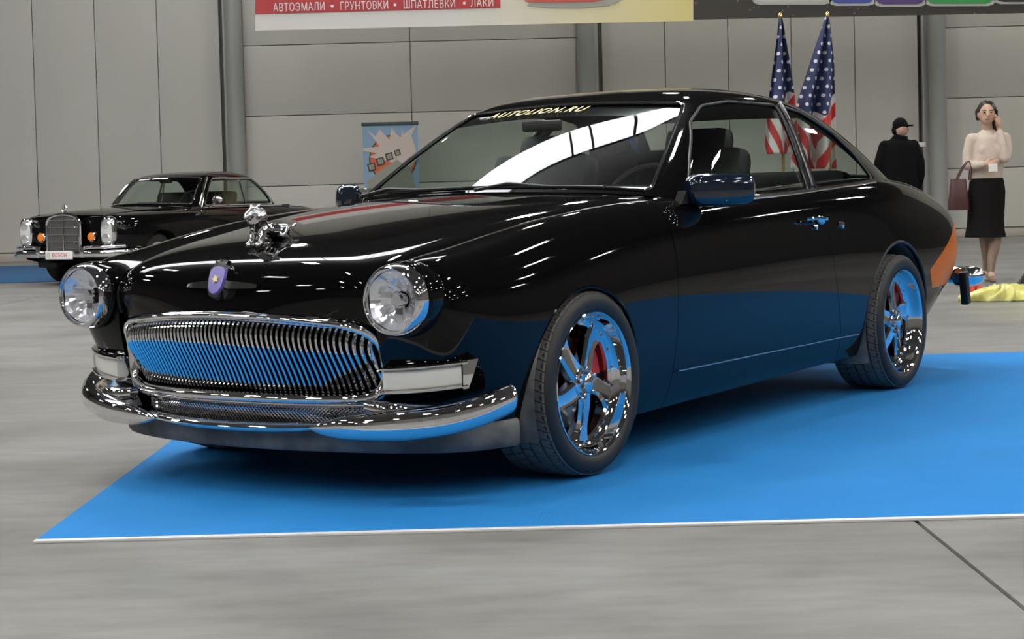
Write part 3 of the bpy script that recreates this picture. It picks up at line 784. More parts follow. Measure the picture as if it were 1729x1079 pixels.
# ------------------------------------------------------------------ coupe: wheels
TR = .307
def build_wheel():
    prof = [(0, .234), (.006, .238), (.014, .250), (.016, .268), (.012, .286), (.002, .297), (-.010, .3015), (-.030, .3020), (-.20, .3020), (-.222, .300), (-.236, .286), (-.240, .265), (-.232, .245), (-.222, .234), (-.222, .20)]
    t = G().lathe(prof, 96, 'y').obj('wheel', 'tyre', car)
    t['label'] = 'low profile black tyre on chrome rim'
    g = G(); nblk = 56
    rows = [(-.002, -.044), (-.051, -.088), (-.095, -.129), (-.136, -.173), (-.180, -.224)]
    for r, (ya, yb) in enumerate(rows):
        for k in range(nblk):
            a0 = 2 * PI * (k + (.5 if r % 2 else 0)) / nblk; a1 = a0 + 2 * PI / nblk * .86
            sk = .045 if r < 2 else (-.045 if r > 2 else 0)
            V = []
            for (y, s) in ((ya, 0), (yb, sk)):
                for a in (a0 + s, a1 + s):
                    for rad in (.300, TR if abs((ya + yb) / 2 + .113) < .085 else TR - .0022):
                        rr_ = rad - (.004 if (r == 0 and y == ya) or (r == 4 and y == yb) else 0)
                        V.append((rr_ * math.cos(a), y, rr_ * math.sin(a)))
            g.add(V, [(1, 3, 7, 5), (0, 1, 5, 4), (2, 6, 7, 3), (0, 2, 3, 1), (4, 5, 7, 6)])
    tr = fix_normals(g.obj('tread_blocks', 'tread', t, smooth=False)); tr['kind'] = 'stuff'
    rim = G().lathe([(.001, .233), (.008, .2375), (.010, .234), (.006, .229), (-.004, .2255), (-.030, .2215), (-.048, .212), (-.052, .206), (-.050, .196), (-.056, .190), (-.075, .187), (-.20, .185), (-.218, .230)], 96, 'y').obj('rim', 'chrome', t)
    # five broad curved spokes
    for k in range(5):
        A = math.radians(45 + 72 * k); rings = []
        for s in np.linspace(0, 1, 12):
            r = .030 + .170 * s
            hw_ = np.interp(s, [0, .25, .55, .8, 1], [.034, .034, .031, .038, .060])
            y = np.interp(s, [0, .3, .7, 1], [-.034, -.040, -.052, -.052])
            a = A + .20 * s * s
            d = np.array([math.cos(a), 0, math.sin(a)]); q = np.array([-math.sin(a), 0, math.cos(a)])
            ring = []
            for w, h in ((-1, -.030), (-1, -.006), (-.72, 0.004), (-.3, .001), (.3, .001), (.72, .004), (1, -.006), (1, -.030)):
                ring.append(d * r + q * hw_ * w + np.array([0, y + h, 0]))
            rings.append(ring)
        fix_normals(G().loft(rings).obj('spoke', 'chrome', rim if False else t))
    G().lathe([(-.070, .062), (-.040, .060), (-.030, .052), (-.028, .036), (-.014, .032), (-.008, .024), (-.006, 0)], 40, 'y').obj('hub_cap', 'chrome', t)
    for k in range(5):
        a = math.radians(9 + 72 * k)
        G().lathe([(-.034, .009), (-.018, .009), (-.015, .006), (-.015, 0)], 10, 'y', (.045 * math.cos(a), 0, .045 * math.sin(a))).obj('wheel_bolt', 'chrome_dull', t)
    for k in range(20):
        a = 2 * PI * (k + .5) / 20
        G().sphere((.2035 * math.cos(a), -.048, .2035 * math.sin(a)), .0055, 6, 4).obj('rim_rivet', 'chrome', t)
    G().lathe([(-.105, .05), (-.105, .150), (-.118, .150), (-.118, .05)], 48, 'y').obj('brake_disc', 'disc', t)
    g = G(); V = []
    for y in (-.075, -.140):
        for r in (.095, .168):
            for k in range(9):
                a = math.radians(125 + 50 * k / 8); V.append((r * math.cos(a), y, r * math.sin(a)))
    ix = lambda i, j, k: (i * 2 + j) * 9 + k
    F = []
    for k in range(8):
        F += [(ix(0, 0, k), ix(0, 0, k + 1), ix(0, 1, k + 1), ix(0, 1, k)), (ix(1, 0, k), ix(1, 1, k), ix(1, 1, k + 1), ix(1, 0, k + 1)),
              (ix(0, 1, k), ix(0, 1, k + 1), ix(1, 1, k + 1), ix(1, 1, k)), (ix(0, 0, k), ix(1, 0, k), ix(1, 0, k + 1), ix(0, 0, k + 1))]
    F += [(ix(0, 0, 0), ix(0, 1, 0), ix(1, 1, 0), ix(1, 0, 0)), (ix(0, 0, 8), ix(1, 0, 8), ix(1, 1, 8), ix(0, 1, 8))]
    fix_normals(g.add(V, F).obj('brake_caliper', 'red', t))
    return t
w0 = build_wheel()
spots = [(.03, 1, 0.0), (-2.70, 1, .5), (.03, -1, .3), (-2.70, -1, .9)]
kids = list(w0.children)
for i, (x, s, spin) in enumerate(spots):
    w = w0
    if i:
        w = w0.copy(); link(w, car)
        for q in kids: c = q.copy(); link(c, w)
    w.location = (x, s * .860, TR)
    w.rotation_euler = (0, spin, 0) if s > 0 else (0, spin, PI)
# ------------------------------------------------------------------ coupe: chrome trim, mirrors, handles, lettering
LG = Gr.keep(lambda V, T: V[:, 1] - .35)
def gsurf(x, z):
    i = np.argsort((LG.V[:, 0] - x) ** 2 + (LG.V[:, 2] - z) ** 2)[:4]
    w = 1 / (1e-6 + (LG.V[i, 0] - x) ** 2 + (LG.V[i, 2] - z) ** 2); w /= w.sum()
    return (w[:, None] * LG.V[i]).sum(0), (w[:, None] * LG.N[i]).sum(0)
def strip(name, pts2, r, off=.004, ry=None, n=50, mat='chrome'):
    P2 = resample(np.array(pts2, float), .03, False, 1)
    path = []
    for x, z in P2:
        p, nn = gsurf(x, z); path.append((x, p[1] + off, z))
    g = G().tube(resample(path, .03, False, 3), r, 8, ry=ry)
    g.obj(name, mat, car); g.mirror().obj(name, mat, car)
strip('belt_moulding', [(-.80,.893),(-1.20,.894),(-1.70,.906),(-2.20,.930),(-2.63,.950)], .011, .004, .007)
strip('pillar_moulding', [(-1.835,.915),(-2.01,1.285)], .006, .004)
strip('pillar_moulding', [(-1.915,.925),(-2.075,1.280)], .006, .004)
strip('pillar_cover', [(-1.875,.920),(-2.043,1.282)], .034, -.004, .010, mat='chrome_dull')
strip('window_moulding', [(-1.33,1.268),(-1.54,1.291),(-1.99,1.289)], .004, .003)
# chrome line round the windscreen
for P, cl in Gr.keep(g_ws).loops():
    P = resample(P, .02, cl)
    G().tube(P[:, :3] + P[:, 3:6] * .003, .0055, 8, closed=cl).obj('windscreen_moulding', 'chrome', car)
# mirrors
def ssurf(x, z):
    k = (S.V[:, 0] - x) ** 2 + (S.V[:, 2] - z) ** 2 + 9 * (S.V[:, 1] < .5); i = np.argsort(k)[:4]; w = 1 / (1e-7 + k[i]); return float((w * S.V[i, 1]).sum() / w.sum())
principled('mirror_paint', (.004, .010, .022), .1, 0, 1.0)
for s in (1, -1):
    rings = []
    for t, sc in ((0, .6), (.05, .85), (.15, 1.0), (.5, 1.02), (.85, .98), (.95, .85), (1.0, .55)):
        cx, cy2, cz = -.775 - .20 * t, .795 + .165 * t, .931
        ring = []
        for k in range(24):
            a = 2 * PI * k / 24; c, q = math.cos(a), math.sin(a)
            nx, ny = .62, .78
            ring.append((cx + nx * .055 * sc * math.copysign(abs(c) ** .7, c), s * (cy2 + ny * .055 * sc * math.copysign(abs(c) ** .7, c)), cz + .060 * sc * math.copysign(abs(q) ** .6, q)))
        rings.append(ring)
    mo = fix_normals(G().loft(rings).obj('door_mirror', 'mirror_paint', car))
    G().box((-.905, s * .845, .931), (.006, .19, .085), .002, Matrix.Rotation(-s * .67, 3, 'Z')).obj('mirror_glass', 'chrome', mo)
    fix_normals(G().loft([[(x, s * y, z) for x, z in ((-.72, .88), (-.84, .885), (-.83, .93), (-.76, .93))] for y in (.765, .80)]).obj('mirror_foot', 'black_gap', mo))
    # door handle
    hd = G().tube(spline([(-1.655, s * .872, .800), (-1.675, s * .893, .803), (-1.74, s * .898, .800), (-1.80, s * .893, .797), (-1.815, s * .872, .795)], 16), .008, 8, ry=.011).obj('door_handle', 'chrome', car)
    G().lathe([(s * .862, .020), (s * .876, .018), (s * .885, .012), (s * .890, 0)], 16, 'y', (-1.80, 0, .792)).obj('handle_rose', 'chrome', hd)
    G().lathe([(s * .862, .012), (s * .872, .011), (s * .876, 0)], 14, 'y', (-1.755, 0, .765)).obj('lock_cylinder', 'chrome', hd)
    G().lathe([(s * .860, .016), (s * .874, .014), (s * .880, 0)], 16, 'y', (-2.02, 0, .765)).obj('fuel_cap_lock', 'chrome', car)
    # sill strip
    G().tube([(x, s * (ssurf(x, .284) + .001), .284) for x in np.linspace(-.60, -2.24, 30)], .003, 6).obj('sill_strip', 'chrome_dull', car)
# sun strip lettering on the windscreen
V, F = text_geo('AUTOLION.RU', 1.0, .35, 0, 'CENTER', 1.18, .012)
V = np.array(V); w = V[:, 0].max() - V[:, 0].min(); V[:, 0] -= (V[:, 0].max() + V[:, 0].min()) / 2
h = V[:, 1].max() - V[:, 1].min()
# position by (u, v) on the windscreen: u follows y, v follows height
def ws_point(y, v):
    uu = np.linspace(-2.3, 2.3, 400); Q, M = green.at(uu % NG, np.full(400, v))
    i = int(np.argmin(np.abs(Q[:, 1] - y))); return Q[i], M[i]
vc = np.array([ws_point(-.125 + q[0] / w * .50, 2.655 + (q[1]) / h * .30) for q in V])
pos = vc[:, 0] + vc[:, 1] * .002
mesh_obj('windscreen_lettering', pos, F, 'gold', car, smooth=False)
# dark sun band at the top of the windscreen
principled('sun_band', (.004, .004, .004), .15)
band = Gr.keep(lambda V, T: -g_ws(V, T)).keep(lambda V, T: T[:, 1] - 2.40).offset(-.009)
band.obj('sun_band', 'sun_band', car)
# rear bumper
rp = spline([(-3.30, .875, .455), (-3.50, .868, .455), (-3.68, .82, .455), (-3.80, .66, .455), (-3.86, .35, .455), (-3.88, 0, .455), (-3.86, -.35, .455), (-3.80, -.66, .455), (-3.68, -.82, .455), (-3.50, -.868, .455), (-3.30, -.875, .455)], 80)
rp2 = spline([(-3.70, .77, .455), (-3.80, .81, .458), (-3.86, .70, .455), (-3.88, .35, .455), (-3.90, 0, .455), (-3.88, -.35, .455), (-3.86, -.70, .455), (-3.80, -.81, .458), (-3.70, -.77, .455)], 80)
fix_normals(G().loft(sweep(rp2, [.045] * 80, [.04] * 80)).obj('rear_bumper', 'chrome', car))
for s in (1, -1):
    G().sphere((-3.80, s * .80, .455), (.085, .075, .052), 24, 14).obj('bumper_end', 'chrome', car)
    G().box((-3.70, s * .805, .40), (.05, .04, .17), .01, Matrix.Rotation(.2, 3, 'Y')).obj('bumper_bracket', 'black', car)
G().add([(-3.0, -.7, .20), (-3.6, -.6, .40), (-3.6, .6, .40), (-3.0, .7, .20), (-.2, .72, .16), (-.2, -.72, .16)], [(0, 1, 2, 3, 4, 5)]).obj('floor_pan', 'black', car)

# ------------------------------------------------------------------ coupe: cabin
def cushion(g, c, d, bev, rot=None): g.box(c, d, bev, rot)
G().box((-1.85, 0, .42), (2.3, 1.40, .04), .01).obj('cabin_floor', 'interior', car)
for s in (1, -1):
    G().box((-1.75, s * .70, .66), (2.1, .05, .50), .015).obj('door_card', 'interior', car)
dash = fix_normals(G().loft([[(-.60, y, .905), (-.80, y, .925), (-.98, y, .925), (-1.06, y, .895), (-1.08, y, .78), (-1.0, y, .62), (-.62, y, .60)] for y in (-.66, -.3, 0, .3, .66)]).obj('dashboard', 'interior_grey', car))
fix_normals(G().loft([[(-.90, y, .90), (-.98, y, .955 - .3 * (y - .37) ** 2), (-1.04, y, .955 - .3 * (y - .37) ** 2), (-1.07, y, .88)] for y in np.linspace(.18, .56, 7)]).obj('instrument_hood', 'interior', dash))
a = math.radians(25)
sw = G().tube([(-1.20 + .19 * math.cos(t) * math.sin(a) * -1 , .37 + .19 * math.sin(t), .86 + .19 * math.cos(t) * math.cos(a)) for t in np.linspace(0, 2 * PI, 41)[:-1]], .014, 8, closed=True, up=(1, 0, .3)).obj('steering_wheel', 'interior', car)
G().sphere((-1.19, .37, .86), (.035, .085, .07)).obj('steering_hub', 'interior', sw)
for t in (PI / 2, -PI / 2, PI):
    G().tube([(-1.19, .37, .86), (-1.20 - .19 * math.cos(t) * math.sin(a), .37 + .19 * math.sin(t), .86 + .19 * math.cos(t) * math.cos(a))], .012, 6, ry=.02).obj('steering_spoke', 'interior', sw)
for s in (1, -1):
    st = G().box((-1.27, s * .37, .56), (.52, .50, .16), .05).obj('front_seat', 'leather', car)
    R_ = Matrix.Rotation(-.28, 3, 'Y')
    G().box((-1.575, s * .37, .82), (.13, .50, .58), .05, R_).obj('backrest', 'leather', st)
    G().box((-1.685, s * .37, 1.105), (.10, .30, .17), .045, R_).obj('headrest', 'leather', st)
    for q in (-.06, .06): G().tube([(-1.64, s * .37 + q, 1.00), (-1.675, s * .37 + q, 1.08)], .006, 6).obj('headrest_post', 'chrome_dull', st)
rs = G().box((-2.38, 0, .58), (.46, 1.20, .14), .05).obj('rear_seat', 'leather', car)
G().box((-2.66, 0, .78), (.13, 1.22, .46), .05, Matrix.Rotation(-.35, 3, 'Y')).obj('backrest', 'leather', rs)
G().box((-2.93, 0, .945), (.44, 1.16, .02), .008).obj('parcel_shelf', 'interior', car)
G().box((-1.04, 0, 1.205), (.025, .17, .045), .012, Matrix.Rotation(.2, 3, 'Z')).obj('rear_view_mirror', 'interior', car)
# headlining
hl_ = Gr.keep(lambda V, T: T[:, 1] - 3.05).offset(-.028)
o = mesh_obj('headlining', hl_.V, [tuple(reversed(f)) for f in hl_.F], 'interior', car, True, -hl_.N)
# ------------------------------------------------------------------ banners high on the wall
m = principled('banner_print', (0.6, 0.6, 0.55), 0.55)
n, l, b = nodes_of(m)
tc = n.new('ShaderNodeTexCoord'); sp = n.new('ShaderNodeSeparateXYZ'); cr = n.new('ShaderNodeValToRGB')
l.new(tc.outputs['Generated'], sp.inputs[0]); l.new(sp.outputs['X'], cr.inputs[0]); l.new(cr.outputs[0], b.inputs['Base Color'])
cr.color_ramp.elements[0].color = (.62, .61, .57, 1); cr.color_ramp.elements[0].position = .45
cr.color_ramp.elements[1].color = (.62, .54, .20, 1); cr.color_ramp.elements[1].position = 1.0
principled('print_red', (.42, .030, .034), .5); principled('print_white', (.72, .71, .68), .5)
principled('print_red_car', (.50, .07, .05), .5); principled('print_shadow', (.33, .32, .28), .6)
m = principled('print_dark', (.035, .030, .024), .5)
n, l, b = nodes_of(m)
tc = n.new('ShaderNodeTexCoord'); vo = n.new('ShaderNodeTexVoronoi'); cr = n.new('ShaderNodeValToRGB')
vo.inputs['Scale'].default_value = 9; l.new(tc.outputs['Object'], vo.inputs['Vector']); l.new(vo.outputs['Distance'], cr.inputs[0]); l.new(cr.outputs[0], b.inputs['Base Color'])
cr.color_ramp.elements[0].color = (.20, .17, .12, 1); cr.color_ramp.elements[0].position = .03
cr.color_ramp.elements[1].color = (.030, .026, .020, 1); cr.color_ramp.elements[1].position = .16
principled('print_blue', (.05, .07, .30), .4); principled('print_purple', (.07, .04, .16), .4); principled('print_green', (.03, .25, .06), .4); principled('print_grey', (.45, .45, .42), .5); principled('print_black', (.01, .01, .01), .5)
BY = 26.0
def bp(px, py, dy=0.0): return at_depth(px, py, BY - dy)
def flat(name, poly_px, mat, parent, dy, t=.004):
    """flat print: outline on the banner plane, given a little thickness"""
    P = [bp(x, y, dy) for x, y in poly_px]
    g = G().prism(list(range(len(P))), lambda i: P[i], lambda i: P[i] + np.array([0, t, 0]))
    return fix_normals(g.obj(name, mat, parent, smooth=False))
def line(x0, y0, x1, y1): return lambda x: y0 + (y1 - y0) * (x - x0) / (x1 - x0)
low = line(431, 52, 1170, 35); low2 = line(1170, 33, 1729, 22)
b1 = flat('paint_banner', [(431, low(431)), (1170, low(1170)), (1170, -190), (431, -173)], 'banner_print', None, 0, .02)
tag(b1, 'pale yellow hanging advertising banner with red band of white lettering', 'banner')
flat('red_band', [(431, 24), (845, 13), (845, -80), (431, -70)], 'print_red', b1, .01)
for body, px, py, wpx in (('АВТОЭМАЛИ', 505, 12.5, 86), ('ГРУНТОВКИ', 615, 10.0, 80), ('ШПАТЛЕВКИ', 725, 7.5, 86), ('ЛАКИ', 814, 5.2, 38), ('•', 561, 11.2, 5), ('•', 667, 8.8, 5), ('•', 784, 6.0, 5)):
    V, F = text_geo(body, .165, 0, .002, 'CENTER', 1.1, 0)
    V = np.array(V); ww = V[:, 0].max() - V[:, 0].min(); V[:, 0] *= wpx * BY / FPX / ww
    c = bp(px, py, .018); ex = bp(px + 10, py - .255, .018) - c; ex /= np.linalg.norm(ex); ez = np.array([-ex[2], 0, ex[0]])
    mesh_obj('lettering', [c + ex * v[0] + ez * v[1] + np.array([0, -1, 0]) * v[2] for v in V], F, 'print_white', b1, smooth=False)
flat('printed_shadow', [(890, 10), (925, 13), (980, 14), (1030, 9), (1050, 0), (1040, -10), (900, -10)], 'print_shadow', b1, .012)
flat('printed_car', [(886, 2), (905, 3.5), (950, 4), (1000, 3), (1020, 0), (1030, -20), (1000, -60), (930, -62), (890, -30)], 'print_red_car', b1, .020)
b2 = flat('bottle_banner', [(1171, low2(1171)), (1900, low2(1900)), (1900, -200), (1171, -192)], 'print_dark', None, 0, .02)
tag(b2, 'dark hanging banner printed with water drops and coloured bottles', 'banner')
for x0, x1, yb, mt in ((1275, 1400, 4, 'print_grey'), (1404, 1474, 6, 'print_blue'), (1480, 1560, 7.5, 'print_purple'), (1566, 1676, 6.5, 'print_green'), (1682, 1800, 3, 'print_black')):
    def rr(i0, i1, yb_, k): return [(i0, -60), (i0, yb_ - 6 - k), (i0 + 4, yb_ - 2), (i0 + 12, yb_), (i1 - 12, yb_ - .3), (i1 - 4, yb_ - 2.3), (i1, yb_ - 6.3 - k), (i1, -60)]
    q = flat('bottle_glow', rr(x0 - 4, x1 + 4, yb + 4, 0), 'print_grey', b2, .012)
    flat('bottle_print', rr(x0, x1, yb, 0), mt, b2, .020)

# roll-up poster standing in front of the wall
PD = 28.6
def pp_(px, py, dy=0.0): return at_depth(px, py, PD - dy)
principled('poster_blue', (.17, .27, .38), .5); principled('poster_orange', (.45, .10, .035), .5); principled('poster_beige', (.42, .36, .32), .5); principled('poster_dark', (.02, .022, .02), .5); principled('poster_grey', (.20, .20, .17), .5); principled('poster_bar', (.03, .045, .045), .4)
pa, pb = pp_(611.5, 207), pp_(705, 205)
w_, zt = float(pb[0] - pa[0]), float(pa[2])
ps = empty('rollup_poster', (float((pa[0] + pb[0]) / 2), PD, 0))
tag(ps, 'blue roll-up poster with orange disc and pale starburst standing by the wall', 'poster')
ps.rotation_euler = (0, .026 * 0, 0)
G().box((0, 0, zt / 2), (w_, .01, zt - .04), .002).obj('poster_sheet', 'poster_blue', ps, smooth=False)
G().box((0, 0, zt - .03), (w_ + .03, .03, .055), .006).obj('top_bar', 'poster_bar', ps)
G().box((0, 0, .05), (w_ + .03, .20, .10), .02).obj('poster_base', 'chrome_dull', ps)
def pl(poly, name, mat, dy):
    fix_normals(G().prism(poly, lambda q: (q[0], -.006 - dy, q[1]), lambda q: (q[0], -.002 - dy, q[1])).obj(name, mat, ps, smooth=False))
def s2(px, py): return ((px - 658.5) / 93 * w_, zt - (py - 206) / 93 * w_)
pl([(s2(662, 268)[0] + .385 * math.cos(a), s2(662, 268)[1] + .385 * math.sin(a)) for a in np.linspace(0, 2 * PI, 49)[:-1] if s2(662, 268)[0] + .385 * math.cos(a) < w_ / 2 - .004], 'disc_outline', 'poster_dark', 0)
pl([(s2(662, 268)[0] + .365 * math.cos(a), s2(662, 268)[1] + .365 * math.sin(a)) for a in np.linspace(0, 2 * PI, 49)[:-1] if s2(662, 268)[0] + .365 * math.cos(a) < w_ / 2 - .008], 'printed_disc', 'poster_orange', .004)
burst = [(619, 218), (634, 230), (641, 218), (652, 230), (657, 236), (661, 216), (668, 226), (676, 232), (679, 217), (680, 228), (703, 212), (694, 230), (700, 250), (702, 270), (690, 285), (672, 282), (655, 272), (640, 268), (622, 264), (636, 258), (610.5 + 2, 254), (612.5, 249), (640, 247), (634, 238)]
pl([s2(*q) for q in burst], 'printed_burst', 'poster_beige', .008)
for i, (cx, cy_p, s_) in enumerate([(626, 281, 8), (641, 272, 8), (656, 264, 7.5), (670, 258, 6)]):
    sq = lambda k: [s2(cx + k * s_ * math.cos(t + .55), cy_p + k * s_ * math.sin(t + .55)) for t in np.linspace(0, 2 * PI, 5)[:-1]]
    pl(sq(1.15), 'knuckle_shadow', 'poster_dark', .012); pl(sq(.78), 'printed_knuckle', 'poster_grey', .016)
pl([s2(*q) for q in [(618, 305), (640, 287), (668, 270), (690, 282), (700, 320), (640, 340), (622, 330)]], 'printed_fist', 'poster_grey', .010)

# ------------------------------------------------------------------ flags
FD = 13.0
m = principled('flag_cloth', (.6, .6, .6), .75)
n, l, b = nodes_of(m)
uvn = n.new('ShaderNodeUVMap'); uvn.uv_map = 'UVMap'; sp = n.new('ShaderNodeSeparateXYZ'); l.new(uvn.outputs[0], sp.inputs[0])
def mth(op, a, c=None, d=None):
    q = n.new('ShaderNodeMath'); q.operation = op
    for i, v in enumerate((a, c, d)):
        if v is None: continue
        if isinstance(v, (int, float)): q.inputs[i].default_value = v
        else: l.new(v, q.inputs[i])
    return q.outputs[0]
U_, V_ = sp.outputs['X'], sp.outputs['Y']
stripe = mth('GREATER_THAN', mth('MODULO', mth('MULTIPLY', V_, 13.0), 2.0), 1.0)      # 1 = white
mixs = n.new('ShaderNodeMixRGB'); mixs.inputs[1].default_value = (.52, .03, .035, 1); mixs.inputs[2].default_value = (.66, .64, .62, 1); l.new(stripe, mixs.inputs[0])
cant = mth('MULTIPLY', mth('LESS_THAN', U_, .42), mth('GREATER_THAN', V_, 6 / 13))
tco = n.new('ShaderNodeTexCoord'); so = n.new('ShaderNodeSeparateXYZ'); l.new(tco.outputs['Object'], so.inputs[0])
gz = mth('MULTIPLY', so.outputs['Z'], 16.0)
su = mth('SUBTRACT', mth('FRACT', mth('ADD', mth('MULTIPLY', so.outputs['X'], 20.0), mth('MULTIPLY', mth('FLOOR', gz), .5))), .5); sv = mth('SUBTRACT', mth('FRACT', gz), .5)
dist = mth('SQRT', mth('ADD', mth('MULTIPLY', su, su), mth('MULTIPLY', sv, sv)))
star = mth('LESS_THAN', dist, .21)
mixc = n.new('ShaderNodeMixRGB'); mixc.inputs[1].default_value = (.020, .030, .095, 1); mixc.inputs[2].default_value = (.62, .62, .64, 1); l.new(star, mixc.inputs[0])
mixf = n.new('ShaderNodeMixRGB'); l.new(cant, mixf.inputs[0]); l.new(mixs.outputs[0], mixf.inputs[1]); l.new(mixc.outputs[0], mixf.inputs[2]); l.new(mixf.outputs[0], b.inputs['Base Color'])
principled('pole_wood', (.30, .20, .08), .4); principled('gold_metal', (.7, .5, .2), .25, 1.0)
def flag(px_top, py_top, outl, folds, label, seed):
    """cloth hanging from the top of a staff: outl = list of (py, left px, right px)"""
    top = at_depth(px_top, py_top, FD)
    root = empty('flag', (float(top[0]), FD, 0)); tag(root, label, 'flag', 'flags behind the coupe')
    zt_ = float(top[2])
    G().tube([(0, 0, 0.02), (0, 0, zt_ - .02)], .012, 10).obj('staff', 'pole_wood', root)
    G().sphere((0, 0, zt_), (.016, .016, .03)).obj('finial', 'gold_metal', root)
    G().lathe([(0, .16), (.02, .16), (.04, .10), (.07, .03), (.10, .02)], 24, 'z').obj('staff_foot', 'gold_metal', root)
    nu, nv = 60, 60; V = []; UV = []; F = []
    O = np.array(outl, float)
    for j in range(nv + 1):
        t = j / nv; py = O[0, 0] + (O[-1, 0] - O[0, 0]) * t
        lx = np.interp(py, O[:, 0], O[:, 1]); rx = np.interp(py, O[:, 0], O[:, 2])
        A = at_depth(lx, py, FD) - [top[0], 0, 0]; B = at_depth(rx, py, FD) - [top[0], 0, 0]
        for i in range(nu + 1):
            s = i / nu
            x = A[0] + (B[0] - A[0]) * s
            amp = .012 + .07 * t
            y = -.02 + amp * math.sin(folds * s * 2 * PI + seed) + .5 * amp * math.sin(2.3 * folds * s * PI + 1.7 * t)
            sag = .10 * t * abs(math.sin(folds * s * PI + seed * .5))
            V.append((x, y, float(A[2] + (B[2] - A[2]) * s)))
            # the cloth falls on the bias: upper hoist corner at the top, stripes run slanting down
            d = t * 1.02; ss = s - .5
            u = d * .62 + ss * .30 * t + .03 * math.sin(folds * s * 2 * PI + seed)
            v = 1 - d * .62 + ss * .55 * t * (1 if s < .55 else -.7)
            UV.append((min(max(u, 0), 1), min(max(v, 0.01), .99)))
    for j in range(nv):
        for i in range(nu): k = j * (nu + 1) + i; F.append((k, k + 1, k + nu + 2, k + nu + 1))
    o = mesh_obj('flag_cloth', V, F, 'flag_cloth', root)
    uvl = o.data.uv_layers.new(name='UVMap')
    for lp_ in o.data.loops: uvl.data[lp_.index].uv = UV[lp_.vertex_index]
    md = o.modifiers.new('thick', 'SOLIDIFY'); md.thickness = .002
    return root
flag(1317.5, 28, [(31, 1315, 1320), (100, 1307, 1331), (165, 1299, 1340), (260, 1292, 1348)], 1.5, 'narrower striped flag with starry blue top, left of the two', .6)
flag(1397, 26, [(29, 1393, 1400), (100, 1370, 1409), (175, 1347, 1412), (285, 1338, 1414)], 2.0, 'wider striped flag with starry blue top, right of the two', 2.1)

# ------------------------------------------------------------------ things on the floor to the right
m = principled('cloth_yellow', (.62, .60, .16), .6); noise_color(m, (.50, .48, .10), (.72, .70, .34), 9)
cc = on_floor(1690, 509)
random.seed(4); np.random.seed(4)
def heap(name, c, rx, ry, rz_, mat, label, cat, seed, amp=.35, nu=72, nv=26):
    rs = np.random.RandomState(seed); ph = rs.rand(8, 3) * 6.28; fr_ = rs.rand(8, 2) * 7 + 2
    V = []; F = []
    for j in range(nv + 1):
        th = PI / 2 * j / nv
        for i in range(nu):
            a = 2 * PI * i / nu
            d = sum(math.sin(fr_[k, 0] * math.cos(a) * 2 + fr_[k, 1] * math.sin(a + .4) * 2 + 5 * th + ph[k, 0]) for k in range(8)) / 8
            e = sum(math.sin(round(fr_[k, 0]) * a + 4 * th + ph[k, 1]) for k in range(8)) / 8
            rr = 1 + amp * d * math.sin(th) + .22 * e * math.sin(th)
            V.append((c[0] + rx * rr * math.sin(th) * math.cos(a), c[1] + ry * rr * math.sin(th) * math.sin(a), .003 + max(0, rz_ * (max(0.0, math.cos(th)) ** .7) * (1 + .9 * d + .4 * e))))
    for j in range(nv):
        for i in range(nu): i2 = (i + 1) % nu; F.append((j * nu + i, j * nu + i2, (j + 1) * nu + i2, (j + 1) * nu + i))
    F.append(tuple(nv * nu + i for i in range(nu)))
    o = fix_normals(mesh_obj(name, V, F, mat)); return tag(o, label, cat)
heap('yellow_cloth', (float(cc[0]) + .02, float(cc[1]) + .10, 0), .30, .16, .085, 'cloth_yellow', 'crumpled yellow cloth lying on the floor behind the coupe', 'cloth', 7)
cr_ = on_floor(1646, 497)
principled('cloth_red', (.50, .05, .02), .6)
heap('red_cloth', (float(cr_[0]), float(cr_[1]) + .05, 0), .075, .06, .065, 'cloth_red', 'small crumpled red cloth beside the yellow one', 'cloth', 3)
cb = on_floor(1739, 500)
heap('black_bag', (float(cb[0]), float(cb[1]), 0), .10, .09, .14, 'black', 'black soft bag at the right edge behind the yellow cloth', 'bag', 11, .15)
# paper notice on the column
q = at_depth(1553, 244, WALL_Y - .03)
o = G().box((float(q[0]), WALL_Y - .037, float(q[2])), (.20, .01, .075), .002).obj('paper_notice', 'print_white'); tag(o, 'small white paper notice fixed beside the right column', 'notice')
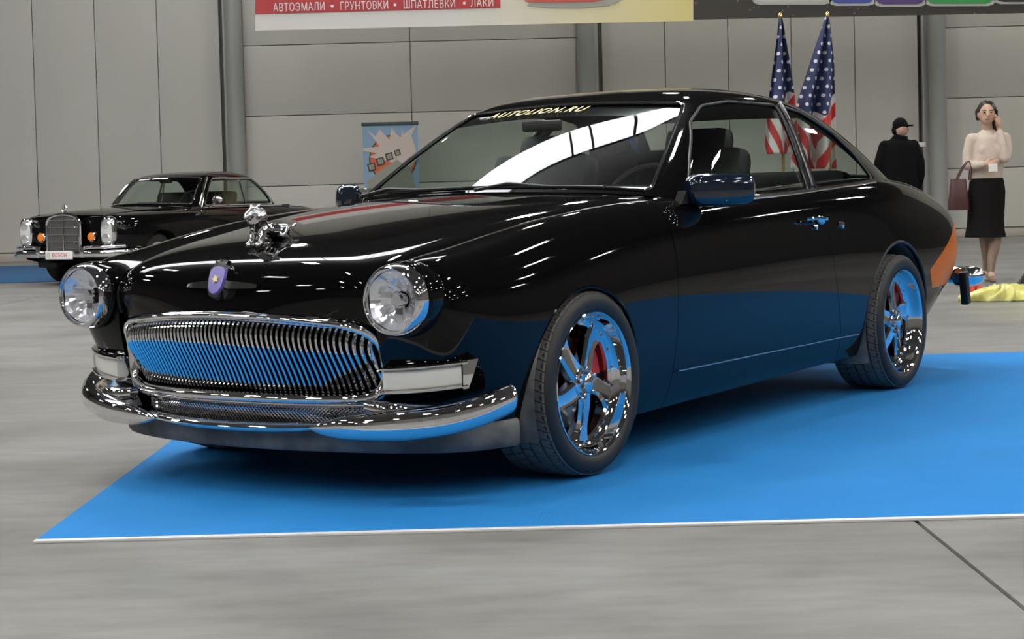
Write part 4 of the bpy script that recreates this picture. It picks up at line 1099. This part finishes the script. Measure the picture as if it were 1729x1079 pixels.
# ------------------------------------------------------------------ the old black saloon coupe at the back left
OY = CAR_YAW + .105
OSC = .92
gp = at_depth(107, 390, 20.5)
_c, _s = math.cos(OY), math.sin(OY)
rel = np.array([_c * .835, _s * .835]) * OSC
old = empty('classic_car', (float(gp[0] - rel[0]), float(gp[1] - rel[1]), 0.006), OY)
old.scale = (OSC, OSC, OSC)
tag(old, 'black classic two-door car with upright chrome radiator grille by the wall', 'car')
principled('amber', (.75, .20, .02), .25); principled('plate_white', (.75, .74, .72), .5); principled('plate_red', (.50, .03, .05), .5); principled('lamp_glass', (.55, .56, .55), .18)
OS = [
 [(.74,.60,.36),(.76,.60,.45),(.775,.60,.58),(.775,.60,.70),(.76,.60,.80),(.72,.60,.855),(.66,.56,.875)],
 [(.70,.80,.34),(.73,.82,.45),(.745,.83,.58),(.745,.83,.70),(.73,.80,.80),(.69,.74,.862),(.63,.62,.885)],
 [(.52,.86,.30),(.54,.885,.42),(.55,.90,.57),(.55,.90,.70),(.54,.87,.81),(.51,.80,.875),(.48,.66,.895)],
 col(.10,(.86,.24),(.895,.36),(.91,.56),(.91,.72),(.88,.83),(.80,.895),(.68,.91)),
 col(-.50,(.85,.22),(.895,.34),(.915,.55),(.915,.74),(.885,.85),(.80,.91),(.70,.92)),
 col(-1.20,(.85,.22),(.895,.34),(.918,.55),(.918,.75),(.89,.86),(.81,.925),(.72,.935)),
 col(-2.00,(.85,.22),(.895,.34),(.918,.55),(.918,.75),(.89,.86),(.81,.930),(.72,.94)),
 col(-2.80,(.85,.26),(.89,.36),(.912,.55),(.912,.75),(.88,.86),(.79,.925),(.66,.935)),
 col(-3.50,(.82,.34),(.86,.42),(.885,.57),(.885,.73),(.86,.83),(.77,.885),(.62,.895)),
 col(-3.95,(.76,.38),(.80,.45),(.82,.57),(.82,.70),(.80,.79),(.72,.845),(.58,.86)),
 [(-4.06,.50,.38),(-4.09,.52,.45),(-4.11,.53,.57),(-4.11,.53,.69),(-4.09,.52,.78),(-4.06,.50,.83),(-4.0,.46,.85)],
 [(-4.10,0,.38),(-4.13,0,.45),(-4.15,0,.57),(-4.15,0,.69),(-4.13,0,.78),(-4.10,0,.835),(-4.04,0,.86)],
]
op = Patch(OS); OSf = op.mesh(8, 6)
if OSf.N[np.argmax(OSf.V[:, 1])][1] < 0: op.flip = True; OSf = op.mesh(8, 6)
OSf = OSf.keep(arch((0, .31, .36))).keep(arch((-2.75, .31, .36)))
OSf.thick('body_side', 'paint', old); OSf.mirror().thick('body_side', 'paint', old)
oh = Patch([[(x, y * k, z + dz_) for x, y, z in q] for k, q, dz_ in ((1, [(.70,.56,.868),(.60,.56,.888),(.40,.58,.905),(0,.60,.925),(-.4,.63,.938),(-.72,.68,.945)], 0), (1, [(.76,.30,.875),(.62,.30,.915),(.40,.30,.935),(0,.32,.952),(-.4,.33,.962),(-.66,.35,.968)], 0), (1, [(.78,0,.89),(.64,0,.93),(.40,0,.948),(0,0,.962),(-.4,0,.972),(-.64,0,.976)], 0), (1, [(.76,-.30,.875),(.62,-.30,.915),(.40,-.30,.935),(0,-.32,.952),(-.4,-.33,.962),(-.66,-.35,.968)], 0), (1, [(.70,-.56,.868),(.60,-.56,.888),(.40,-.58,.905),(0,-.60,.925),(-.4,-.63,.938),(-.72,-.68,.945)], 0))])
ohm = oh.mesh(8, 8)
if ohm.N[len(ohm.N) // 2][2] < 0: oh.flip = True; ohm = oh.mesh(8, 8)
ohm.thick('hood', 'paint', old)
ot = Patch([[(x, y * w, z - .01 * y * y) for y in (1, .6, 0, -.6, -1)] for x, w, z in ((-2.9, .70, .945), (-3.3, .66, .925), (-3.7, .62, .895), (-4.0, .55, .865), (-4.05, .5, .85))])
otm = ot.mesh(6, 6)
if otm.N[len(otm.N) // 2][2] < 0: ot.flip = True; otm = ot.mesh(6, 6)
otm.thick('trunk_lid', 'paint', old)
OG = [
 [(-.66,0,.975),(-.86,0,1.14),(-1.06,0,1.29),(-1.20,0,1.375),(-1.38,0,1.415),(-1.7,0,1.425)],
 [(-.70,.40,.965),(-.89,.38,1.13),(-1.08,.355,1.28),(-1.22,.33,1.365),(-1.40,.30,1.408),(-1.7,.2,1.425)],
 [(-.84,.70,.945),(-1.00,.655,1.11),(-1.16,.61,1.26),(-1.29,.57,1.352),(-1.44,.50,1.398),(-1.72,.3,1.424)],
 [(-.95,.77,.935),(-1.08,.715,1.10),(-1.22,.66,1.26),(-1.36,.61,1.352),(-1.50,.54,1.398),(-1.75,.32,1.424)],
 [(-1.30,.79,.94),(-1.36,.73,1.10),(-1.44,.67,1.265),(-1.52,.62,1.358),(-1.62,.55,1.402),(-1.8,.33,1.424)],
 [(-1.90,.79,.94),(-1.90,.73,1.10),(-1.90,.67,1.265),(-1.90,.62,1.358),(-1.90,.55,1.402),(-1.9,.33,1.423)],
 [(-2.50,.77,.94),(-2.44,.71,1.10),(-2.34,.655,1.255),(-2.24,.61,1.345),(-2.16,.54,1.395),(-2.02,.32,1.42)],
 [(-2.80,.73,.94),(-2.70,.67,1.10),(-2.54,.615,1.24),(-2.40,.57,1.33),(-2.28,.50,1.385),(-2.08,.3,1.418)],
 [(-2.98,.40,.95),(-2.84,.38,1.11),(-2.66,.36,1.25),(-2.50,.33,1.335),(-2.36,.30,1.385),(-2.1,.2,1.416)],
 [(-3.02,0,.955),(-2.88,0,1.115),(-2.70,0,1.255),(-2.53,0,1.34),(-2.38,0,1.39),(-2.1,0,1.416)],
]
OGF = OG + [[(x, -y, z) for x, y, z in c] for c in OG[-2:0:-1]]
NO = len(OGF)
og = Patch(OGF, periodic=True); ogm = og.mesh(8, 7)
if ogm.N[np.argmax(ogm.V[:, 1])][1] < 0: og.flip = True; ogm = og.mesh(8, 7)
def o_ws(V, T): u = np.abs((T[:, 0] + NO / 2) % NO - NO / 2); return sdpoly(u, T[:, 1], [(-1, .25), (2.15, .25), (2.15, 2.75), (-1, 2.75)], .05)
def o_rw(V, T): return sdpoly(np.abs(T[:, 0] - 9), T[:, 1], [(-1, .3), (1.4, .3), (1.4, 2.7), (-1, 2.7)], .05)
OW = [(-1.07,.965),(-1.17,1.08),(-1.28,1.21),(-1.40,1.305),(-2.26,1.30),(-2.42,1.20),(-2.55,1.08),(-2.62,.965)]
osh = ogm
for nm, g in [('windscreen', o_ws), ('rear_window', o_rw)] + [('side_window', g_side(OW, s)) for s in (1, -1)]:
    ogm.keep(lambda V, T: -g(V, T)).offset(-.006).obj(nm, 'glass', old)
    osh = osh.keep(g)
    for P, cl in osh.loops():
        P = resample(P, .03, cl)
        G().tube(P[:, :3] + P[:, 3:6] * .004, .011, 6, closed=cl).obj('window_moulding', 'chrome', old)
osh.thick('roof_and_pillars', 'paint', old, .01)
ohl = ogm.keep(lambda V, T: T[:, 1] - 2.9).offset(-.03); mesh_obj('headlining', ohl.V, [tuple(reversed(f)) for f in ohl.F], 'interior', old, True, -ohl.N)
G().box((-1.9, 0, .45), (2.4, 1.5, .04), .01).obj('cabin_floor', 'interior', old)
for s in (1, -1):
    G().box((-1.9, s * .76, .70), (2.2, .04, .48), .01).obj('door_card', 'interior', old)
    st = G().box((-1.55, s * .38, .62), (.5, .55, .16), .05).obj('front_seat', 'leather', old); G().box((-1.85, s * .38, .90), (.14, .55, .50), .05, Matrix.Rotation(-.2, 3, 'Y')).obj('backrest', 'leather', st)
fix_normals(G().loft([[(-.80, y, .93), (-1.02, y, .955), (-1.10, y, .90), (-1.08, y, .70), (-.8, y, .68)] for y in (-.68, 0, .68)]).obj('dashboard', 'interior', old))
osw = G().tube([(-1.25 - .08 * math.cos(t), .38 + .20 * math.sin(t), .97 + .185 * math.cos(t)) for t in np.linspace(0, 2 * PI, 33)[:-1]], .012, 6, closed=True, up=(1, 0, 0)).obj('steering_wheel', 'interior', old)
G().tube([(-1.12, 0, 1.0), (-1.19, 0, 1.30)], .008, 6).obj('centre_rod', 'chrome', old)
G().box((-1.22, 0, 1.30), (.03, .20, .06), .012).obj('rear_view_mirror', 'interior', old)
# door window divider and A-pillar covers
for s in (1, -1):
    q = []
    for x, z in ((-.98,.95),(-1.08,1.08),(-1.20,1.22),(-1.34,1.335)):
        i = int(np.argmin((ogm.V[:, 0] - x) ** 2 + (ogm.V[:, 2] - z) ** 2 + 10 * (ogm.V[:, 1] < .3))); q.append((x + .02, s * (ogm.V[i, 1] + .006), z))
    G().tube(q, .022, 8, up=(1, 0, 0), ry=.014).obj('pillar_cover', 'chrome', old)
    G().tube([(-1.95, s * .785, .95), (-1.97, s * .66, 1.30)], .012, 6).obj('window_divider', 'chrome', old)
    G().tube([(x, s * .815, .932) for x in np.linspace(-.95, -2.75, 20)], .010, 6).obj('belt_moulding', 'chrome', old)
    # stacked headlamp under one glass
    rim = lambda k, x: [(x, s * .665 + k * .105 * math.copysign(abs(math.cos(a)) ** .75, math.cos(a)), .665 + k * .185 * math.copysign(abs(math.sin(a)) ** .75, math.sin(a))) for a in np.linspace(0, 2 * PI, 33)[:-1]]
    h = fix_normals(G().loft([rim(1, .68), rim(1.06, .74), rim(1.0, .79), rim(.88, .80)]).obj('headlamp', 'chrome', old))
    fix_normals(G().loft([rim(.88, .79), rim(.7, .815), rim(.3, .825)]).obj('lamp_glass', 'lamp_glass', h))
    for dz_ in (.085, -.075): G().lathe([(.80, .075), (.826, .055), (.832, 0)], 24, 'x', (0, s * .665, .665 + dz_)).obj('lamp_round', 'reflector', h)
    t = G().lathe([(.74, .062), (.79, .066), (.80, .056)], 28, 'x', (0, s * .41, .605)).obj('indicator', 'chrome', old)
    G().lathe([(.795, .056), (.81, .045), (.815, 0)], 24, 'x', (0, s * .41, .605)).obj('amber_lens', 'amber', t)
    if s < 0: continue
    mm = G().sphere((-1.05, s * .98, 1.03), (.035, .085, .055)).obj('door_mirror', 'chrome', old)
    G().tube([(-1.02, s * .86, .93), (-1.04, s * .93, .98), (-1.05, s * .96, 1.02)], .010, 6).obj('mirror_arm', 'chrome', mm)
# radiator
gy, gz0, gz1 = .265, .385, .885
out_ = [(-gy, gz0), (-gy, .80), (-.22, .855), (-.12, gz1), (0, .895), (.12, gz1), (.22, .855), (gy, .80), (gy, gz0)]
P = np.array([(.835, y, z) for y, z in out_])
gr = G().tube(resample(np.concatenate([P, P[:1]]), .02, False, 1), .022, 8, up=(1, 0, 0)).obj('radiator_shell', 'chrome', old)
principled('radiator_mesh', (.16, .16, .155), .35, .6)
fix_normals(G().prism([(y * .96, z) for y, z in out_], lambda q: (.79, q[0], q[1]), lambda q: (.825, q[0], q[1])).obj('radiator_core', 'radiator_mesh', gr, smooth=False))
for k in range(-9, 10): 
    if k: G().box((.829, k * .026, .61), (.006, .004, .43), .001).obj('grille_slat', 'chrome_dull', gr, smooth=False)
for z in (.46, .55, .64, .73, .82): G().box((.832, 0, z), (.008, .50, .010), .002).obj('grille_crossbar', 'chrome', gr)
G().box((.838, 0, .635), (.014, .016, .49), .003).obj('grille_centre_bar', 'chrome', gr)
# star mascot
sm = G().tube([(.80, .042 * math.cos(a), .965 + .042 * math.sin(a)) for a in np.linspace(0, 2 * PI, 33)[:-1]], .006, 6, closed=True, up=(1, 0, 0)).obj('star_mascot', 'chrome', old)
for k in range(3):
    a = PI / 2 + k * 2 * PI / 3
    G().tube([(.80, 0, .965), (.80, .042 * math.cos(a), .965 + .042 * math.sin(a))], [.010, .004], 6).obj('star_ray', 'chrome', sm)
G().tube([(.80, 0, .89), (.80, 0, .925)], [.016, .008], 8).obj('mascot_foot', 'chrome', sm)
# bumpers
bpth = spline([(.30, .93, .42), (.62, .92, .41), (.80, .80, .40), (.87, .5, .395), (.885, 0, .395), (.87, -.5, .395), (.80, -.80, .40), (.62, -.92, .41), (.30, -.93, .42)], 60)
bb = fix_normals(G().loft(sweep(bpth, [.045] * 60, [.035] * 60)).obj('front_bumper', 'chrome', old))
for s in (1, -1):
    up_ = spline([(.70, s * .88, .485), (.82, s * .72, .48), (.86, s * .50, .475), (.865, s * .34, .47)], 20)
    fix_normals(G().loft(sweep(up_, [.022] * 20, [.03] * 20)).obj('bumper_upper', 'chrome', bb))
    G().box((.905, s * .36, .42), (.05, .06, .14), .015).obj('overrider', 'chrome', bb)
fix_normals(G().loft(sweep(spline([(-3.6, .90, .48), (-3.98, .84, .48), (-4.2, .5, .48), (-4.23, 0, .48), (-4.2, -.5, .48), (-3.98, -.84, .48), (-3.6, -.90, .48)], 40), [.045] * 40, [.03] * 40)).obj('rear_bumper', 'chrome', old))
pt = G().box((.93, 0, .385), (.012, .44, .105), .004).obj('number_plate', 'plate_white', old)
V, F = text_geo('BOSCH', .070, 0, .001, 'CENTER', 1.1, 0)
mesh_obj('plate_lettering', [(.938 + v[2], v[0] + .01, .385 + v[1]) for v in V], F, 'plate_red', pt, smooth=False)
G().lathe([(.937, .026), (.939, .026), (.939, .021), (.937, .021)], 20, 'x', (0, -.17, .385)).obj('plate_ring', 'chrome_dull', pt)
# two white strips at the top of the windscreen
for u0, u1 in ((-1.35, -.62), (-.50, .30)):
    n_ = 10; uu = np.linspace(u0, u1, n_); V = []
    for v in (2.42, 2.62):
        Q, M = og.at(uu % NO, np.full(n_, v)); V += list(Q + M * .006)
    mesh_obj('screen_sticker', V, [(k, k + 1, n_ + k + 1, n_ + k) for k in range(n_ - 1)], 'plate_white', old)
# wheels
for i, (x, s) in enumerate(((0, 1), (0, -1), (-2.75, 1), (-2.75, -1))):
    w = G().lathe([(-.19, .20), (-.19, .28), (-.17, .315), (-.03, .315), (0, .29), (.005, .24), (-.01, .20)], 48, 'y').obj('wheel', 'tyre', old)
    G().lathe([(-.01, .205), (-.02, .17), (.0, .12), (.01, .06), (.012, 0)], 40, 'y').obj('hub_cap', 'chrome', w)
    w.location = (x, s * .83, .315); w.rotation_euler = (0, 0, 0 if s > 0 else PI)
    V = []; n_ = 30
    for (y, q) in ((.88, .357), (.55, .37), (.55, .05)):
        for k in range(n_ + 1):
            t = -.3 + (PI + .6) * k / n_; V.append((x + q * math.cos(t), s * y, max(.2, .31 + q * math.sin(t))))
    G().add(V, [(i2 * (n_ + 1) + k, i2 * (n_ + 1) + k + 1, (i2 + 1) * (n_ + 1) + k + 1, (i2 + 1) * (n_ + 1) + k) for i2 in range(2) for k in range(n_)]).obj('wheel_well', 'black', old)
G().add([(-4.0, -.7, .3), (-4.0, .7, .3), (.7, .7, .28), (.7, -.7, .28)], [(0, 1, 2, 3)]).obj('floor_pan', 'black', old)
G().box((.70, 0, .60), (.06, 1.35, .52), .01).obj('front_panel', 'paint', old)
# ------------------------------------------------------------------ people
m = principled('skin', (.48, .30, .22), .5); principled('hair_dark', (.012, .009, .008), .35); m = principled('sweater', (.52, .43, .36), .85); noise_color(m, (.50, .41, .345), (.54, .45, .38), 40); bump(m, 120, .4, .004)
principled('skirt_black', (.006, .005, .005), .9, spec=.15); principled('bag_leather', (.055, .016, .016), .4); principled('stocking', (.22, .15, .11), .6); principled('shoe_beige', (.20, .13, .10), .4); principled('coat_black', (.003, .003, .0035), .9, spec=.15); principled('paper', (.75, .73, .68), .6); principled('lip', (.30, .06, .06), .4); principled('phone_dark', (.02, .02, .022), .3); principled('eye_dark', (.01, .008, .006), .2)
def hand(g, w, d, side, up, curl=.5, size=1.0):
    """palm from wrist w along d; side = direction towards the thumb; up = back of the hand"""
    w = np.array(w, float); d = np.array(d, float); d /= np.linalg.norm(d); side = np.array(side, float); side -= d * (side @ d); side /= np.linalg.norm(side); up = np.cross(d, side)
    up *= size
    capsule(g, [(w, .024 * size), (w + d * .045 * size, (.033 * size)), (w + d * .075 * size, .030 * size)], 10)
    for k, (o_, ln) in enumerate(((.027, .068), (.009, .078), (-.009, .072), (-.026, .056))):
        b0 = w + d * .085 * size + side * o_ * size; c1 = b0 + d * ln * .5 * size - up * curl * .020; c2 = c1 + d * ln * .35 * size * (1 - curl) - up * .035 * curl
        capsule(g, [(b0, .0095 * size), (c1, .0088 * size), (c2, .0078 * size)], 8)
    t0 = w + d * .025 * size + side * .03 * size
    capsule(g, [(t0, .012 * size), (t0 + d * .03 * size + side * .018 * size, .0105 * size), (t0 + d * .055 * size + side * .018 * size - up * .01, .009 * size)], 8)
wf = on_floor(1664, 475)
W0 = (float(wf[0]), float(wf[1]), 0)
# local frame: x to the right of the picture, y away from the camera, z up
g = G()
capsule(g, [((.02, .0, .90), (.135, .105)), ((.03, 0, 1.02), (.115, .09)), ((.04, -.005, 1.18), (.135, .095)), ((.045, 0, 1.31), (.135, .085)), ((.045, 0, 1.36), (.08, .06)), ((.040, -.005, 1.41), (.047, .05)), ((.032, -.02, 1.47), (.045, .05))], 20)
capsule(g, [((.048 - .145, 0, 1.33), .042), ((.048 + .145, 0, 1.33), .042)])
# head turned down and to the left of the picture
g.sphere((.028, -.03, 1.565), (.074, .088, .108), 24, 16); g.sphere((.020, -.065, 1.520), (.052, .055, .062), 16, 10)
capsule(g, [((.014, -.118, 1.575), .010), ((.012, -.136, 1.545), .013)], 8)
g.sphere((.105, -.01, 1.555), (.012, .02, .03), 10, 8); g.sphere((-.045, -.01, 1.555), (.012, .02, .03), 10, 8)
# right arm (left in the picture): bent across the waist
capsule(g, [((-.105, 0, 1.32), .040), ((-.150, -.01, 1.20), .038), ((-.160, -.02, 1.09), .034), ((-.09, -.13, 1.085), .032), ((-.035, -.165, 1.095), .024)])
hand(g, (-.035, -.165, 1.095), (1, -.15, .02), (0, -.3, 1), (0, -1, 0), .55)
# left arm: elbow forward, hand at the ear
capsule(g, [((.20, 0, 1.315), .040), ((.200, -.06, 1.22), .038), ((.165, -.12, 1.15), .034), ((.145, -.12, 1.28), .032), ((.128, -.08, 1.42), .024)])
hand(g, (.128, -.08, 1.425), (-.10, .12, 1), (-.6, -1, 0), (1, 0, 0), .45)
# legs, one crossing in front of the other
capsule(g, [((-.06, 0, .86), .095), ((-.03, -.03, .62), .075), ((-.01, -.06, .50), .055), ((-.005, -.02, .40), .052), ((.025, .03, .20), .038), ((.022, .06, .08), .028)])
capsule(g, [((.10, 0, .86), .095), ((.085, -.06, .62), .075), ((.075, -.10, .50), .055), ((.07, -.10, .38), .054), ((.03, -.12, .22), .040), ((.012, -.14, .085), .028), ((.01, -.20, .035), .03), ((.01, -.245, .022), .022)])
capsule(g, [((.022, .06, .08), .028), ((.01, .02, .05), .03), ((.005, -.02, .024), .022)])
wo = remesh('person', g, .0075, 'skin', None, 4)
wo.location = W0
tag(wo, 'woman in cream sweater and black skirt holding a phone to her ear', 'person')
# stockings
g = G(); capsule(g, [((-.01, -.06, .50), .058), ((-.005, -.02, .40), .0555), ((.025, .03, .20), .042), ((.022, .06, .085), .031)]); capsule(g, [((.075, -.10, .50), .058), ((.07, -.10, .38), .0575), ((.03, -.12, .22), .044), ((.012, -.14, .09), .031)])
remesh('stockings', g, .008, 'stocking', wo, 2)
for nm, ch in (('shoe', [((.012, -.135, .05), .034), ((.01, -.20, .030), .036), ((.01, -.255, .018), .024)]), ('shoe', [((.022, .065, .06), .034), ((.01, .02, .042), .036), ((.004, -.03, .018), .024)])):
    g = G(); capsule(g, ch); g.box((ch[0][0][0], ch[0][0][1] + .015, .03), (.022, .022, .06), .004); g.V = [(a, b_, max(c, 0.0)) for a, b_, c in g.V]
    remesh(nm, g, .007, 'shoe_beige', wo, 1)
g = G()
capsule(g, [((.02, 0, .93), (.160, .125)), ((.03, 0, 1.02), (.145, .115)), ((.04, -.008, 1.16), (.155, .118)), ((.045, 0, 1.30), (.152, .102)), ((.045, 0, 1.355), (.10, .075)), ((.042, -.003, 1.385), (.058, .062))], 24)
g.sphere((-.015, -.065, 1.22), (.065, .052, .07)); g.sphere((.095, -.065, 1.22), (.065, .052, .07))
capsule(g, [((.048 - .155, 0, 1.33), .058), ((.048 + .155, 0, 1.33), .058)])
capsule(g, [((-.112, 0, 1.325), .056), ((-.150, -.01, 1.20), .049), ((-.160, -.02, 1.085), .045), ((-.09, -.13, 1.085), .040), ((-.055, -.155, 1.092), .034)])
capsule(g, [((.205, 0, 1.32), .056), ((.203, -.06, 1.22), .050), ((.168, -.125, 1.145), .046), ((.147, -.122, 1.28), .040), ((.132, -.09, 1.385), .033)])
remesh('sweater', g, .010, 'sweater', wo, 4)
rings = []
for z, rx, ry, cx in ((.965, .148, .115, .022), (.93, .160, .125, .020), (.84, .172, .14, .018), (.70, .170, .145, .012), (.58, .168, .15, .005), (.50, .174, .16, .003), (.44, .184, .175, .003), (.415, .188, .18, .003)):
    rings.append([(cx + rx * math.cos(a) * (1 + .03 * math.sin(7 * a) * max(0, (.60 - z) * 5)), ry * math.sin(a) * (1 + .03 * math.sin(7 * a) * max(0, (.60 - z) * 5)) - .02, z) for a in np.linspace(0, 2 * PI, 49)[:-1]])
fix_normals(G().loft(rings).obj('skirt', 'skirt_black', wo))
g = G()
g.sphere((.036, .001, 1.594), (.090, .102, .100), 24, 16); capsule(g, [((.06, .05, 1.58), .07), ((.085, .045, 1.48), .05), ((.09, .04, 1.40), .03)]); capsule(g, [((-.040, .02, 1.59), .030), ((-.046, .01, 1.52), .020)]); capsule(g, [((.104, .02, 1.60), .025), ((.120, .03, 1.48), .03), ((.115, .035, 1.41), .022)])
remesh('hair', g, .008, 'hair_dark', wo, 3)
for sx in (-.015, .045):
    G().sphere((sx, -.112, 1.572), (.013, .006, .006), 10, 6).obj('eye', 'eye_dark', wo)
    G().tube([(sx - .017, -.112, 1.588), (sx, -.118, 1.594), (sx + .017, -.110, 1.589)], .0035, 6).obj('eyebrow', 'hair_dark', wo)
G().sphere((.012, -.117, 1.512), (.022, .008, .007), 10, 6).obj('mouth', 'lip', wo)
ph = G().box((.112, -.055, 1.545), (.014, .045, .105), .004, Matrix.Rotation(.15, 3, 'X')).obj('mobile_phone', 'phone_dark'); ph.location = W0
tag(ph, 'dark mobile phone held to the ear by the woman', 'phone')
pa_ = G().box((.025, -.225, 1.06), (.085, .004, .075), .001, Matrix.Rotation(.1, 3, 'Z')).obj('paper_card', 'paper'); pa_.location = W0; tag(pa_, 'small white paper held at the waist by the woman', 'paper')
bg = empty('handbag', W0); tag(bg, 'dark red leather handbag hanging from the forearm of the woman', 'handbag')
rings = [[(-.262 + rx * .82 * math.copysign(abs(math.cos(a)) ** .5, math.cos(a)) + .01 * (z - .7), -.08 + .05 * math.copysign(abs(math.sin(a)) ** .6, math.sin(a)) * k, z) for a in np.linspace(0, 2 * PI, 33)[:-1]] for z, rx, k in ((.675, .105, 1.0), (.68, .118, 1.2), (.74, .116, 1.25), (.84, .100, 1.1), (.93, .090, .7), (.965, .088, .45))]
fix_normals(G().loft(rings).obj('bag_body', 'bag_leather', bg, sharp=math.radians(50)))
for dy in (-.03, .03):
    G().tube(spline([(-.285, -.08 + dy, .94), (-.22, -.08 + dy, 1.06), (-.165, -.08 + dy * .5, 1.125), (-.145, -.08 + dy, 1.06), (-.155, -.08 + dy, .95)], 24), .007, 6).obj('bag_handle', 'bag_leather', bg)
bg.location = W0
# man in black seen from behind
md = 22.0
mt = at_depth(1521, 199, md)
M0 = (float(at_depth(1519, 300, md)[0]), md, 0)
H = float(mt[2])
g = G()
capsule(g, [((0, 0, .95), (.17, .12)), ((0, 0, 1.15), (.18, .13)), ((0, 0, 1.35), (.19, .12)), ((0, 0, H - .31), (.10, .08)), ((.01, 0, H - .25), (.06, .06))], 20)
g.sphere((.022, -.01, H - .125), (.082, .10, .115), 24, 16); g.sphere((.075, -.01, H - .15), (.04, .055, .06)); capsule(g, [((.112, -.01, H - .14), .012), ((.118, -.01, H - .155), .013)], 8); g.sphere((.02, -.105, H - .14), (.02, .01, .03))
for s in (1, -1):
    capsule(g, [((s * .17, 0, 1.40), .06), ((s * .235, .0, 1.20), .052), ((s * .25, .02, 1.05), .045), ((s * .235, .07, .90), .036), ((s * .22, .09, .80), .028)])
    hand(g, (s * .22, .09, .80), (0, .05, -1), (-s * .3, 1, 0), (s, 0, 0), .4)
    capsule(g, [((s * .09, 0, .95), .11), ((s * .10, .0, .55), .075), ((s * .10, -.01, .48), .062), ((s * .10, .02, .25), .055), ((s * .10, .03, .09), .04), ((s * .11, .10, .045), .04), ((s * .115, .17, .035), .03)])
mo_ = remesh('person', g, .009, 'skin', None, 4); mo_.location = M0
tag(mo_, 'man in black coat and black cap standing behind the coupe', 'person')
g = G()
capsule(g, [((0, 0, .78), (.225, .16)), ((0, 0, .95), (.225, .16)), ((0, 0, 1.15), (.225, .16)), ((0, 0, 1.36), (.215, .145)), ((0, 0, H - .31), (.125, .10)), ((.0, 0, H - .265), (.085, .085))], 24)
for s in (1, -1): capsule(g, [((s * .175, 0, 1.395), .078), ((s * .245, .0, 1.20), .070), ((s * .262, .02, 1.05), .062), ((s * .245, .07, .90), .052), ((s * .235, .085, .84), .046)])
remesh('coat', g, .012, 'coat_black', mo_, 4)
fix_normals(G().loft([[(.01 + .088 * k * math.cos(a), .088 * k * math.sin(a), z) for a in np.linspace(0, 2 * PI, 25)[:-1]] for z, k in ((H - .30, 1.05), (H - .235, 1.12), (H - .23, 1.0), (H - .29, .9))]).obj('collar', 'coat_black', mo_))
g = G()
for s in (1, -1): capsule(g, [((s * .09, 0, .95), .125), ((s * .10, 0, .55), .09), ((s * .10, .02, .30), .075), ((s * .10, .03, .10), .065)])
remesh('trousers', g, .012, 'coat_black', mo_, 3)
for s in (1, -1):
    g = G(); capsule(g, [((s * .10, .02, .05), .05), ((s * .11, .10, .045), .048), ((s * .115, .18, .035), .036)]); g.V = [(a, b_, max(c, 0)) for a, b_, c in g.V]; remesh('shoe', g, .01, 'coat_black', mo_, 1)
g = G(); g.sphere((.018, -.0, H - .095), (.094, .112, .100), 24, 16); g.sphere((.125, -.03, H - .098), (.062, .075, .012), 20, 8); g.sphere((-.01, .02, H - .15), (.075, .09, .075))
remesh('cap', g, .008, 'coat_black', mo_, 2)
# ------------------------------------------------------------------ lamps under the roof
principled('lamp_body', (0.2, 0.2, 0.2), 0.5)
principled('lamp_glow', (1, 1, 1), 0.5, emit=(1.0, 0.97, 0.92), es=LAMP_POWER)
first = None
for ix in range(-4, 5):
    for iy in range(-2, 4):
        x, y = ix * 6.4 + 2.0, iy * 7.0 + 4.0
        if iy == 2 and ix % 2 or (iy == 3 and ix in (-4, -2)): continue
        r = empty('ceiling_lamp', (x, y, 9.4))
        tag(r, 'white fluorescent lamp hanging under the hall roof, seen mirrored in the coupe', 'lamp', 'hall roof lamps')
        if first is None:
            h = G().box((0, 0, .06), (.42, 1.3, .10), .02).obj('lamp_housing', 'lamp_body', r)
            t = G().box((0, 0, 0), (.36, 1.2, .03), .008).obj('lamp_tube', 'lamp_glow', r)
            first = [h, t]
            for s in (-.5, .5): first.append(G().tube([(0, s, .1), (0, s, 1.6)], .006, 6).obj('hanger', 'lamp_body', r))
        else:
            for q in first: c = q.copy(); link(c, r)

# translucent roof-light across the hall, in bays between thin dark bars
principled('sky_glow', (1, 1, 1), 0.5, emit=(0.97, 0.98, 1.0), es=SKY_POWER)
rl = empty('roof_light', (0, 13.95, 9.5)); tag(rl, 'long translucent roof-light strip across the hall roof, mirrored in the windscreen', 'roof light')
xb = [-14.0, -10.5, -7.0, -3.5, -1.15, -.72, .05, 1.7]
for x0, x1 in zip(xb, xb[1:]):
    G().box(((x0 + x1) / 2, 0, 0), (x1 - x0 - .05, 2.0, .05), .01).obj('roof_light_pane', 'sky_glow', rl)
for x in xb: G().box((x, 0, .03), (.05, 2.0, .10), .01).obj('roof_light_bar', 'lamp_body', rl)
for s in (-1, 1):
    G().box(((xb[0] + xb[-1]) / 2, s * 1.03, .03), (xb[-1] - xb[0], .06, .12), .01).obj('roof_light_frame', 'lamp_body', rl)
    G().box(((xb[0] + xb[-1]) / 2 + s * 5, 0, .8), (.06, .06, 1.5), .005).obj('roof_light_hanger', 'lamp_body', rl)
bpy.context.view_layer.update()
